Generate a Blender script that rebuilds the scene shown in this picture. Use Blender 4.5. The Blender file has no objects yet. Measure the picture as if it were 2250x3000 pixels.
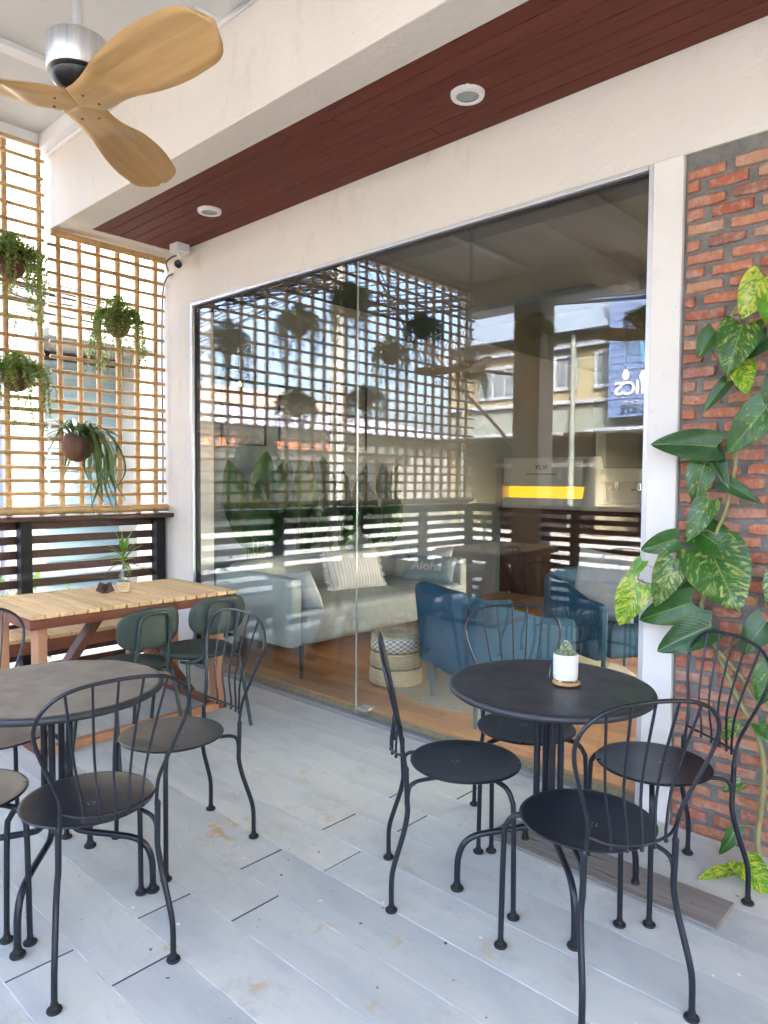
import bpy, math, random
from mathutils import Vector, Matrix
R = random.Random(7)
D = bpy.data
SC = bpy.context.scene
COL = SC.collection
pi = math.pi
rad = math.radians

# ------------------------------------------------------------------ materials
MATS = {}
class NT:
    def __init__(s, name):
        s.m = D.materials.new(name); s.m.use_nodes = True
        s.t = s.m.node_tree; s.t.nodes.clear()
        s.out = s.n('ShaderNodeOutputMaterial')
        MATS[name] = s.m
    def n(s, typ, **kw):
        nd = s.t.nodes.new(typ)
        for k, v in kw.items():
            if k.startswith('i_'):
                nd.inputs[k[2:].replace('_', ' ')].default_value = v
            else:
                setattr(nd, k, v)
        return nd
    def l(s, a, b): s.t.links.new(a, b)
    def coord(s, scale=(1, 1, 1), kind='Object', rot=(0, 0, 0)):
        tc = s.n('ShaderNodeTexCoord'); mp = s.n('ShaderNodeMapping')
        mp.inputs['Scale'].default_value = scale; mp.inputs['Rotation'].default_value = rot
        s.l(tc.outputs[kind], mp.inputs['Vector'])
        return mp.outputs['Vector']
    def noise(s, vec, scale, detail=4, rough=.55, dist=0):
        nd = s.n('ShaderNodeTexNoise'); nd.inputs['Scale'].default_value = scale
        nd.inputs['Detail'].default_value = detail; nd.inputs['Roughness'].default_value = rough
        nd.inputs['Distortion'].default_value = dist
        if vec is not None: s.l(vec, nd.inputs['Vector'])
        return nd.outputs['Fac']
    def ramp(s, fac, stops):
        r = s.n('ShaderNodeValToRGB'); e = r.color_ramp.elements
        while len(e) < len(stops): e.new(.5)
        for i, (p, c) in enumerate(stops):
            e[i].position = p; e[i].color = (*c, 1) if len(c) == 3 else c
        s.l(fac, r.inputs['Fac'])
        return r.outputs['Color']
    def mix(s, fac, a, b, mode='MIX'):
        nd = s.n('ShaderNodeMix', data_type='RGBA', blend_type=mode)
        for sock, v in ((nd.inputs[0], fac), (nd.inputs[6], a), (nd.inputs[7], b)):
            if isinstance(v, (int, float)): sock.default_value = v
            elif isinstance(v, tuple): sock.default_value = (*v, 1) if len(v) == 3 else v
            else: s.l(v, sock)
        return nd.outputs[2]
    def math(s, op, a, b=0., clamp=False):
        nd = s.n('ShaderNodeMath', operation=op, use_clamp=clamp)
        for sock, v in ((nd.inputs[0], a), (nd.inputs[1], b)):
            if isinstance(v, (int, float)): sock.default_value = v
            else: s.l(v, sock)
        return nd.outputs[0]
    def bump(s, h, strength=.3, dist=.01):
        b = s.n('ShaderNodeBump'); b.inputs['Strength'].default_value = strength
        b.inputs['Distance'].default_value = dist; s.l(h, b.inputs['Height'])
        return b.outputs['Normal']
    def island(s):
        return s.n('ShaderNodeNewGeometry').outputs['Random Per Island']
    def bsdf(s, col, rough=.5, metal=0, normal=None, spec=.5, **kw):
        p = s.n('ShaderNodeBsdfPrincipled')
        for k, v in (('Base Color', col), ('Roughness', rough), ('Metallic', metal)):
            if isinstance(v, (int, float)): p.inputs[k].default_value = v
            elif isinstance(v, tuple): p.inputs[k].default_value = (*v, 1)
            else: s.l(v, p.inputs[k])
        p.inputs['Specular IOR Level'].default_value = spec
        if normal is not None: s.l(normal, p.inputs['Normal'])
        for k, v in kw.items():
            p.inputs[k.replace('_', ' ')].default_value = v
        s.l(p.outputs[0], s.out.inputs['Surface'])
        return p

def simple(name, a, b=None, rough=.5, metal=0, scale=8, bump=.1, bscale=60, stretch=(1, 1, 1), isl=0., spec=.5, detail=4, lo=.3, hi=.7):
    """two-tone noise material with fine bump; isl = brightness change from piece to piece"""
    s = NT(name); v = s.coord(stretch)
    b = b or tuple(x * .8 for x in a)
    c = s.ramp(s.noise(v, scale, detail), [(lo, a), (hi, b)])
    if isl:
        k = s.ramp(s.island(), [(0, (1 - isl,) * 3), (1, (1 + isl,) * 3)])
        c = s.mix(1., c, k, 'MULTIPLY')
    nm = s.bump(s.noise(v, bscale, 3), bump, .004) if bump else None
    s.bsdf(c, rough, metal, nm, spec)
    return s.m

def wood(name, a, b, rough=.5, axis='X', scale=3.2, isl=.18, bump=.15, spec=.4, dark=None):
    s = NT(name)
    st = {'X': (.08, 1, 1), 'Y': (1, .08, 1), 'Z': (1, 1, .08)}[axis]
    v = s.coord(st)
    off = s.n('ShaderNodeVectorMath', operation='ADD'); s.l(v, off.inputs[0])
    cx = s.n('ShaderNodeCombineXYZ'); isr = s.island()
    m1 = s.math('MULTIPLY', isr, 13.7)
    for k in range(3): s.l(m1, cx.inputs[k])
    s.l(cx.outputs[0], off.inputs[1]); v = off.outputs[0]
    n1 = s.noise(v, scale * 9, 5, .6, .6); n2 = s.noise(v, scale, 3, .5, 1.2)
    c = s.ramp(s.math('ADD', s.math('MULTIPLY', n1, .6), s.math('MULTIPLY', n2, .4)), [(.33, b), (.66, a)])
    if dark:
        c = s.mix(s.ramp(s.noise(v, scale * 22, 3), [(.6, (0, 0, 0)), (.72, (1, 1, 1))]), c, dark)
    k = s.ramp(isr, [(0, (1 - isl,) * 3), (1, (1 + isl,) * 3)])
    c = s.mix(1., c, k, 'MULTIPLY')
    s.bsdf(c, rough, 0, s.bump(n1, bump, .003), spec)
    return s.m

# plaster: cream paint, hand trowelled
s = NT('plaster'); v = s.coord()
c = s.ramp(s.noise(v, 1.3, 5, .6), [(.3, (.715, .675, .60)), (.7, (.755, .72, .645))])
st_ = s.ramp(s.noise(s.coord((3, 3, 1.2)), 2.6, 6, .7), [(.57, (0, 0, 0)), (.76, (.45, .45, .45))])
c = s.mix(st_, c, (.56, .49, .42))
c = s.mix(s.ramp(s.noise(s.coord(), 46, 2, .5), [(.745, (0, 0, 0)), (.775, (.7, .7, .7))]), c, (.42, .37, .32))
h = s.math('ADD', s.math('MULTIPLY', s.noise(v, 9, 6, .65), .7), s.math('MULTIPLY', s.noise(v, 60, 3), .15))
s.bsdf(c, .75, 0, s.bump(h, .42, .016), .25)
# slim white pier is dirtier
s = NT('white_paint'); v = s.coord()
c = s.ramp(s.noise(v, 3, 5, .6), [(.3, (.80, .765, .71)), (.7, (.74, .70, .645))])
c = s.mix(s.ramp(s.noise(v, 14, 5, .7), [(.6, (0, 0, 0)), (.75, (.45, .45, .45))]), c, (.50, .46, .41))
s.bsdf(c, .65, 0, s.bump(s.noise(v, 25, 5, .6), .3, .008), .3)
simple('ceiling_white', (.68, .68, .655), (.63, .63, .605), .7, scale=3, bump=.15, bscale=40)
simple('trim_white', (.84, .84, .83), (.78, .78, .77), .45, scale=6, bump=.05)
wood('soffit_wood', (.165, .046, .027), (.115, .029, .017), .6, 'X', 2.5, .06, .12, .2, dark=(.06, .02, .015))
wood('lattice_bamboo', (.60, .36, .14), (.40, .22, .075), .45, 'Z', 5, .22, .1)
s = NT('bamboo'); v = s.coord()
oi = s.n('ShaderNodeObjectInfo')
c = s.ramp(s.noise(v, 22, 4, .6), [(.3, (.62, .40, .195)), (.72, (.45, .275, .12))])
c = s.mix(s.ramp(s.noise(v, 5, 3), [(.52, (0, 0, 0)), (.72, (.75, .75, .75))]), c, (.30, .235, .085))
k = s.ramp(oi.outputs['Random'], [(0, (.8, .8, .8)), (1, (1.12, 1.1, 1.05))])
s.bsdf(s.mix(1., c, k, 'MULTIPLY'), .42, 0, s.bump(s.noise(v, 60, 3), .1, .003), .4)
wood('fence_wood', (.085, .034, .020), (.030, .013, .009), .5, 'Y', 3, .2, .2, .4)
simple('post_black', (.008, .008, .009), (.013, .013, .013), .55, scale=20, bump=.2, spec=.25)
wood('table_top_wood', (.72, .50, .25), (.54, .34, .145), .5, 'X', 3.0, .16, .22, .35, dark=(.30, .18, .08))
wood('table_fascia', (.24, .075, .035), (.12, .035, .018), .45, 'Y', 3, .1, .15, .4)
wood('table_leg_wood', (.56, .29, .145), (.42, .19, .09), .5, 'Z', 3, .12, .15, .35)
wood('brace_wood', (.20, .07, .035), (.10, .03, .018), .45, 'Z', 3, .1, .15, .4)
# powder coated steel
s = NT('charcoal_steel'); v = s.coord()
c = s.ramp(s.noise(v, 5, 4), [(.3, (.009, .0115, .017)), (.75, (.014, .0165, .022))])
rr = s.ramp(s.noise(v, 12, 5, .65), [(.3, (.27, .27, .27)), (.75, (.38, .38, .38))])
s.bsdf(c, rr, 0, s.bump(s.noise(v, 700, 2), .05, .001), .4)
s = NT('charcoal_top'); v = s.coord()
c = s.ramp(s.noise(v, 4, 4), [(.3, (.020, .022, .025)), (.75, (.025, .027, .030))])
c = s.mix(s.ramp(s.noise(v, 70, 4, .7), [(.66, (0, 0, 0)), (.74, (.25, .25, .25))]), c, (.11, .11, .115))
rr = s.ramp(s.noise(v, 9, 5, .65), [(.3, (.36, .36, .36)), (.75, (.52, .52, .52))])
s.bsdf(c, rr, 0, s.bump(s.noise(v, 700, 2), .06, .001), .5)
simple('seat_specks', (.55, .57, .6), rough=.6, bump=0)
simple('rubber', (.012, .012, .013), rough=.7, bump=.1)
simple('green_pad', (.040, .058, .046), (.030, .045, .036), .55, scale=4, bump=.25, bscale=300, spec=.35)
simple('green_steel', (.030, .052, .045), rough=.38, bump=.03)
# deck boards
s = NT('deck_board'); v = s.coord()
isr = s.island()
cx = s.n('ShaderNodeCombineXYZ'); m1 = s.math('MULTIPLY', isr, 9.3)
s.l(m1, cx.inputs[0]); s.l(m1, cx.inputs[2])
va = s.n('ShaderNodeVectorMath', operation='ADD'); s.l(s.coord((.35, 1, 1)), va.inputs[0]); s.l(cx.outputs[0], va.inputs[1]); vs = va.outputs[0]
n1 = s.noise(vs, 2.6, 6, .66, .5)
c = s.ramp(n1, [(.3, (.42, .445, .42)), (.5, (.56, .565, .505)), (.68, (.665, .64, .54))])
c = s.mix(s.math('MULTIPLY', s.noise(s.coord((.03, 1, 1)), 42, 4, .7), .32), c, (.40, .415, .43))
c = s.mix(1., c, s.ramp(isr, [(0, (.945, .95, .955)), (1, (1.045, 1.04, 1.03))]), 'MULTIPLY')
grime = s.ramp(s.noise(v, 5.5, 6, .75), [(.53, (0, 0, 0)), (.72, (.55, .55, .55))])
c = s.mix(grime, c, (.36, .35, .33))
specks = s.ramp(s.noise(v, 34, 2, .5), [(.735, (0, 0, 0)), (.76, (1, 1, 1))])
c = s.mix(specks, c, (.10, .09, .08))
wsp = s.ramp(s.noise(s.coord(rot=(0, 0, .7)), 28, 1, .4), [(.785, (0, 0, 0)), (.795, (1, 1, 1))])
c = s.mix(wsp, c, (.78, .78, .77))
# ochre spills on the boards, each with a place of its own
sep = s.n('ShaderNodeSeparateXYZ'); s.l(v, sep.inputs[0])
tot = None
for (px, py, pr, am) in ((-2.42, 1.66, .16, 1.), (-2.28, 1.80, .10, .6), (-2.25, 2.05, .20, .55), (-1.42, 1.62, .07, .9), (-1.62, 1.50, .06, .9), (-1.18, 1.80, .07, .6),
                         (-1.02, 1.30, .09, .8), (-1.93, 1.12, .035, 1.), (-.95, 1.12, .10, .9), (-1.28, 1.38, .05, .7), (-2.02, 2.35, .10, .45), (-1.7, 1.95, .12, .4), (-1.35, 1.05, .12, .5), (-1.6, 1.2, .05, .8), (-2.6, 2.2, .14, .4), (-.85, 1.5, .12, .5)):
    dx = s.math('SUBTRACT', sep.outputs[0], px); dy = s.math('SUBTRACT', sep.outputs[1], py)
    d2 = s.math('ADD', s.math('MULTIPLY', dx, dx), s.math('MULTIPLY', dy, dy))
    f = s.math('MULTIPLY', s.math('SUBTRACT', 1., s.math('DIVIDE', d2, pr * pr), True), am)
    tot = f if tot is None else s.math('MAXIMUM', tot, f)
sn = s.ramp(s.noise(s.coord(rot=(0, 0, .3)), 16, 4, .6, .5), [(.50, (0, 0, 0)), (.60, (1, 1, 1))])
st_ = s.math('MULTIPLY', s.math('MULTIPLY', tot, sn), .85, True)
c = s.mix(st_, c, (.52, .33, .12))
s.bsdf(c, s.ramp(n1, [(.3, (.5, .5, .5)), (.7, (.62, .62, .62))]), 0, s.bump(s.noise(s.coord((.05, 1, 1)), 90, 4, .6), .12, .002), .4)
simple('deck_dust', (.78, .78, .77), (.40, .40, .40), .9, scale=9, bump=.1)
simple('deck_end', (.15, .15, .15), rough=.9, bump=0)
simple('deck_gap', (.05, .05, .052), rough=.9, bump=0)
wood('old_plank', (.34, .30, .255), (.19, .165, .14), .75, 'X', 4, .05, .4, .25, dark=(.08, .07, .06))
# bricks
s = NT('brick'); v = s.coord(); isr = s.island()
c = s.ramp(isr, [(0, (.34, .098, .058)), (.2, (.46, .15, .082)), (.42, (.52, .215, .12)), (.6, (.40, .12, .072)), (.76, (.53, .30, .19)), (.9, (.28, .12, .092)), (1., (.47, .22, .155))])
c = s.mix(s.ramp(s.noise(v, 22, 5, .7), [(.46, (0, 0, 0)), (.70, (.8, .8, .8))]), c, (.58, .38, .27))
c = s.mix(s.ramp(s.noise(v, 45, 4, .7), [(.55, (0, 0, 0)), (.70, (.7, .7, .7))]), c, (.24, .085, .05))
c = s.mix(s.ramp(s.noise(v, 12, 5, .7), [(.55, (0, 0, 0)), (.67, (.85, .85, .85))]), c, (.32, .29, .25))
s.bsdf(c, .85, 0, s.bump(s.noise(v, 70, 5, .7), .5, .006), .2)
s = NT('mortar'); v = s.coord()
c = s.ramp(s.noise(v, 18, 6, .7), [(.3, (.16, .153, .138)), (.7, (.27, .26, .238))])
s.bsdf(c, .95, 0, s.bump(s.noise(v, 90, 5, .7), .8, .008), .1)
# metals and glass
s = NT('brushed_steel'); v = s.coord((1, 1, 60))
s.bsdf(s.ramp(s.noise(s.coord((1, 1, .02)), 60, 3), [(.3, (.60, .585, .555)), (.7, (.44, .43, .41))]), .42, 1, None, .5)
simple('rod_steel', (.62, .62, .61), (.56, .56, .55), .35, .9, bump=0)
simple('aluminium', (.60, .61, .63), (.53, .54, .56), .4, .5, scale=5, bump=.05)
simple('gasket', (.010, .011, .012), rough=.6, bump=0)
simple('black_plastic', (.010, .010, .011), rough=.3, bump=0)
simple('white_plastic', (.80, .80, .80), (.76, .76, .76), .35, bump=.02)
simple('lamp_glass', (.42, .43, .40), (.38, .39, .36), .25, bump=0)
wood('fan_wood', (.68, .43, .18), (.47, .26, .085), .36, 'X', 3.4, .04, .08, .45)
simple('screw', (.20, .11, .05), rough=.5, bump=0)
s = NT('window_glass')
def schlick(s, r0, k):
    g = s.n('ShaderNodeNewGeometry'); d = s.n('ShaderNodeVectorMath', operation='DOT_PRODUCT'); s.l(g.outputs['Normal'], d.inputs[0]); s.l(g.outputs['Incoming'], d.inputs[1])
    c = s.math('SUBTRACT', 1., s.math('ABSOLUTE', d.outputs['Value']), True)
    return s.math('ADD', s.math('MULTIPLY', s.math('POWER', c, 5.), k), r0, True)
fac = schlick(s, .056, .94)
tr = s.n('ShaderNodeBsdfTransparent'); tr.inputs['Color'].default_value = (.92, .95, .94, 1)
gl = s.n('ShaderNodeBsdfGlossy'); gl.inputs['Roughness'].default_value = 0.0; gl.inputs['Color'].default_value = (.97, .98, 1, 1)
mx = s.n('ShaderNodeMixShader'); s.l(fac, mx.inputs[0]); s.l(tr.outputs[0], mx.inputs[1]); s.l(gl.outputs[0], mx.inputs[2])
s.l(mx.outputs[0], s.out.inputs['Surface'])
s = NT('clear_glass')
fac = schlick(s, .04, .96)
tr = s.n('ShaderNodeBsdfTransparent'); tr.inputs['Color'].default_value = (.9, .93, .92, 1)
gl = s.n('ShaderNodeBsdfGlossy'); gl.inputs['Roughness'].default_value = 0.02
mx = s.n('ShaderNodeMixShader'); s.l(fac, mx.inputs[0]); s.l(tr.outputs[0], mx.inputs[1]); s.l(gl.outputs[0], mx.inputs[2])
s.l(mx.outputs[0], s.out.inputs['Surface'])
def emit(name, col, st):
    s = NT(name); e = s.n('ShaderNodeEmission'); e.inputs[0].default_value = (*col, 1); e.inputs[1].default_value = st
    s.l(e.outputs[0], s.out.inputs['Surface'])
emit('bulb_glow', (1, .50, .12), .35)
emit('shelf_glow', (1, .42, .02), .07)
# foliage
def leafmat(name, a, b, cval=None, rough=.4, trans=.25):
    s = NT(name); isr = s.island()
    c = s.ramp(isr, [(0, a), (.6, b), (1, cval or b)])
    n = s.noise(s.coord(), 30, 3)
    c = s.mix(s.math('MULTIPLY', n, .4), c, tuple(x * .6 for x in a))
    p = s.bsdf(c, rough, 0, None, .4)
    t = s.n('ShaderNodeBsdfTranslucent'); s.l(c, t.inputs[0])
    m = s.n('ShaderNodeMixShader'); m.inputs[0].default_value = trans
    s.l(p.outputs[0], m.inputs[1]); s.l(t.outputs[0], m.inputs[2]); s.l(m.outputs[0], s.out.inputs['Surface'])
leafmat('trailing_leaf', (.13, .22, .04), (.22, .31, .06), (.38, .42, .09), .45, .55)
leafmat('strap_leaf', (.055, .11, .035), (.10, .17, .05), (.17, .22, .09))
leafmat('big_leaf', (.018, .065, .018), (.03, .10, .025), (.10, .22, .05), .35)
leafmat('shoot_leaf', (.10, .24, .03), (.17, .34, .05), (.26, .42, .07), .4, .35)
leafmat('tree_leaf', (.03, .06, .02), (.05, .09, .03), (.08, .12, .04), .5)
def pothos(name, green, cream, thr, w):
    s = NT(name); tc = s.n('ShaderNodeTexCoord'); sep = s.n('ShaderNodeSeparateXYZ'); s.l(tc.outputs['UV'], sep.inputs[0])
    u = s.math('SUBTRACT', sep.outputs[0], .5); au = s.math('ABSOLUTE', u)
    isr = s.island()
    vv = s.math('SUBTRACT', sep.outputs[1], s.math('MULTIPLY', au, .75))
    cx = s.n('ShaderNodeCombineXYZ'); s.l(s.math('ADD', s.math('MULTIPLY', vv, 6.), s.math('MULTIPLY', isr, 37.)), cx.inputs[0]); s.l(s.math('MULTIPLY', u, 3.4), cx.inputs[1]); s.l(s.math('MULTIPLY', isr, 11.), cx.inputs[2])
    n = s.noise(cx.outputs[0], 1.5, 5, .68, .9)
    t = s.math('ADD', n, s.math('MULTIPLY', s.math('SUBTRACT', isr, .5), w))
    f = s.ramp(t, [(thr, (0, 0, 0)), (thr + .16, (1, 1, 1))])
    g = s.ramp(s.noise(s.coord(), 14, 3), [(.3, green), (.7, tuple(x * 1.7 for x in green))])
    c = s.mix(f, g, cream)
    c = s.mix(s.ramp(s.noise(s.coord(), 55, 3, .6), [(.68, (0, 0, 0)), (.74, (.75, .75, .75))]), c, (.16, .10, .04))
    rib = s.ramp(au, [(.0, (1, 1, 1)), (.022, (0, 0, 0))])
    c = s.mix(s.math('MULTIPLY', rib, .7), c, (.26, .36, .10))
    vein = s.n('ShaderNodeTexWave'); vein.inputs['Scale'].default_value = 1.35; vein.inputs['Distortion'].default_value = .4
    cx2 = s.n('ShaderNodeCombineXYZ'); s.l(s.math('MULTIPLY', vv, 3.2), cx2.inputs[0]); s.l(cx2.outputs[0], vein.inputs['Vector'])
    nm = s.bump(vein.outputs['Fac'], .10, .004)
    p = s.bsdf(c, .27, 0, nm, .5)
    tl = s.n('ShaderNodeBsdfTranslucent'); s.l(c, tl.inputs[0]); m = s.n('ShaderNodeMixShader'); m.inputs[0].default_value = .22
    s.l(p.outputs[0], m.inputs[1]); s.l(tl.outputs[0], m.inputs[2]); s.l(m.outputs[0], s.out.inputs['Surface'])
pothos('pothos_dark', (.024, .070, .019), (.24, .31, .09), .62, .16)
pothos('pothos_mid', (.030, .095, .015), (.46, .50, .12), .56, .20)
pothos('pothos_light', (.08, .22, .014), (.60, .60, .07), .49, .15)
simple('vine_stem', (.30, .27, .10), (.20, .20, .07), .6, scale=14, bump=.3)
simple('young_stem', (.16, .26, .06), (.11, .20, .05), .5, scale=14, bump=.1)
simple('woody_stem', (.16, .10, .06), rough=.7, scale=20, bump=.3)
simple('coconut_husk', (.17, .065, .03), (.075, .032, .018), .6, scale=7, bump=.5, bscale=40, stretch=(3, 3, .4))
simple('moss', (.09, .075, .05), (.05, .045, .025), .9, scale=30, bump=.8, bscale=50)
# interior
wood('floor_wood', (.62, .31, .13), (.42, .18, .07), .38, 'X', 2.0, .2, .05, .45)
simple('chipboard', (.48, .36, .20), (.26, .18, .09), .9, scale=60, bump=.6, bscale=90)
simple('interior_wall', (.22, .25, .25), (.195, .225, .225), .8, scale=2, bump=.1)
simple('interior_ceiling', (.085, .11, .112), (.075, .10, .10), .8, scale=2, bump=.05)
simple('sofa_fabric', (.43, .43, .385), (.36, .36, .325), .9, scale=40, bump=.5, bscale=420, spec=.2, detail=6)
simple('sofa_arm_fabric', (.47, .49, .44), (.39, .41, .37), .9, scale=60, bump=.5, bscale=420, spec=.2, detail=6)
simple('dark_leg', (.018, .019, .02), rough=.45, bump=0)
simple('blue_fabric', (.026, .090, .145), (.017, .066, .112), .85, scale=9, bump=.4, bscale=420, spec=.25, detail=5)
simple('blue_leg', (.13, .17, .175), rough=.45, bump=0)
simple('pillow_blue', (.23, .29, .31), (.19, .24, .26), .9, scale=20, bump=.4, bscale=300)
simple('pillow_grey', (.55, .53, .50), (.48, .46, .435), .9, scale=20, bump=.4, bscale=300)
simple('thread_white', (.75, .75, .73), rough=.9, bump=0)
s = NT('pillow_stripe'); v = s.coord()
wv = s.n('ShaderNodeTexWave'); wv.inputs['Scale'].default_value = 5.2; wv.inputs['Distortion'].default_value = .8; s.l(s.coord((1, 0, 0)), wv.inputs[0])
c = s.ramp(wv.outputs['Fac'], [(.2, (.62, .57, .50)), (.5, (.50, .46, .41)), (.62, (.24, .28, .33)), (.8, (.66, .62, .55))])
s.bsdf(c, .9, 0, s.bump(s.noise(v, 200, 3), .5, .004), .2)
s = NT('wicker'); v = s.coord()
wv = s.n('ShaderNodeTexWave', bands_direction='Z'); wv.inputs['Scale'].default_value = 26.; wv.inputs['Distortion'].default_value = 1.; s.l(v, wv.inputs[0])
c = s.ramp(s.noise(v, 34, 4, .7), [(.3, (.60, .46, .26)), (.7, (.76, .62, .39))])
c = s.mix(s.math('MULTIPLY', wv.outputs['Fac'], .45), c, (.30, .21, .11))
s.bsdf(c, .75, 0, s.bump(wv.outputs['Fac'], .5, .006), .25)
s = NT('wicker_white')
tc = s.coord((1, 1, 1), 'UV'); ck = s.n('ShaderNodeTexChecker'); ck.inputs['Scale'].default_value = 1.; s.l(tc, ck.inputs[0])
s.bsdf(s.mix(ck.outputs['Fac'], (.44, .34, .20), (.82, .80, .75)), .75, 0, s.bump(ck.outputs['Fac'], .5, .005), .2)
s = NT('jute_rug'); v = s.coord()
wv = s.n('ShaderNodeTexWave', wave_type='RINGS', rings_direction='Z'); wv.inputs['Scale'].default_value = 14.; wv.inputs['Distortion'].default_value = .5; s.l(v, wv.inputs[0])
c = s.ramp(s.noise(v, 60, 4, .7), [(.3, (.45, .36, .23)), (.7, (.62, .52, .36))])
s.bsdf(s.mix(s.math('MULTIPLY', wv.outputs['Fac'], .3), c, (.25, .19, .12)), .95, 0, s.bump(wv.outputs['Fac'], .6, .006), .1)
s = NT('poster_print'); v = s.coord()
c = s.ramp(s.noise(v, 5, 6, .7, 1.5), [(.35, (.02, .022, .022)), (.55, (.05, .05, .048)), (.66, (.22, .23, .24)), (.74, (.10, .085, .075))])
s.bsdf(c, .35, 0, None, .4)
simple('pot_white', (.82, .82, .81), (.76, .76, .75), .55, scale=30, bump=.25, bscale=90)
simple('pot_grey', (.25, .25, .24), rough=.8, bump=.2)
simple('soil', (.035, .026, .018), rough=1, bump=.8)
wood('saucer_wood', (.62, .38, .16), (.50, .28, .11), .45, 'X', 6, .05, .1)
s = NT('cactus_skin'); v = s.coord()
c = s.ramp(s.noise(v, 90, 4, .7), [(.35, (.10, .17, .09)), (.55, (.24, .29, .17)), (.66, (.55, .33, .20)), (.8, (.62, .60, .48))])
s.bsdf(c, .8, 0, s.bump(s.noise(v, 220, 3), .8, .006), .2)
simple('paper', (.80, .80, .79), rough=.6, bump=0)
simple('counter_wood', (.10, .045, .03), (.06, .03, .02), .45, scale=6, bump=.1)
simple('machine_white', (.62, .64, .60), (.56, .58, .55), .35, bump=0)
simple('ink', (.02, .02, .02), rough=.5, bump=0)
simple('chrome', (.6, .6, .6), rough=.15, metal=1, bump=0)
simple('tan_pot', (.44, .30, .19), rough=.8, bump=.2)
simple('water', (.35, .42, .33), rough=.1, bump=0)
# street
simple('asphalt', (.055, .055, .056), (.042, .042, .043), .9, scale=1.5, bump=.5, bscale=80)
simple('pavement', (.22, .215, .205), (.18, .175, .165), .9, scale=3, bump=.4, bscale=40)
simple('road_paint', (.72, .72, .70), rough=.8, bump=.2)
simple('facade_cream', (.185, .165, .105), (.165, .145, .09), .85, scale=1.5, bump=.2)
simple('facade_grey', (.12, .135, .12), (.105, .12, .105), .85, scale=2, bump=.2)
simple('facade_white', (.37, .355, .32), (.33, .315, .285), .85, scale=1.2, bump=.2)
simple('facade_dim', (.30, .285, .26), (.25, .24, .22), .85, scale=2, bump=.2)
simple('roof_sheet', (.14, .175, .22), (.12, .15, .19), .45, .2, scale=2, bump=.1)
simple('roof_lilac', (.34, .34, .47), (.29, .29, .42), .6, scale=2, bump=.1)
simple('roof_pink', (.42, .26, .22), (.36, .22, .19), .7, scale=2, bump=.1)
simple('shutter_blue', (.22, .33, .37), (.19, .30, .34), .5, scale=3, bump=.1)
simple('shutter_pale', (.32, .40, .40), (.28, .36, .365), .5, scale=3, bump=.1)
simple('sign_blue', (.075, .115, .215), (.065, .10, .195), .45, scale=2, bump=.1)
simple('sign_teal', (.06, .16, .26), rough=.5, bump=.1)
simple('dark_opening', (.025, .027, .03), (.05, .05, .05), .4, scale=2, bump=0)
simple('pane_dark', (.06, .07, .075), (.13, .15, .16), .08, scale=3, bump=0, spec=.8)
simple('window_white', (.21, .23, .27), rough=.6, bump=0)
simple('orange_letter', (.75, .16, .06), rough=.5, bump=0)
simple('cable', (.012, .012, .013), rough=.6, bump=0)
simple('pale_concrete', (.30, .295, .28), (.25, .245, .235), .9, scale=2, bump=.3)
simple('column_paint', (.52, .44, .34), (.44, .37, .29), .8, scale=3, bump=.3)
simple('concrete', (.35, .34, .32), (.28, .27, .26), .9, scale=4, bump=.4)
simple('tin_brown', (.16, .07, .035), rough=.6, bump=.2)
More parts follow.
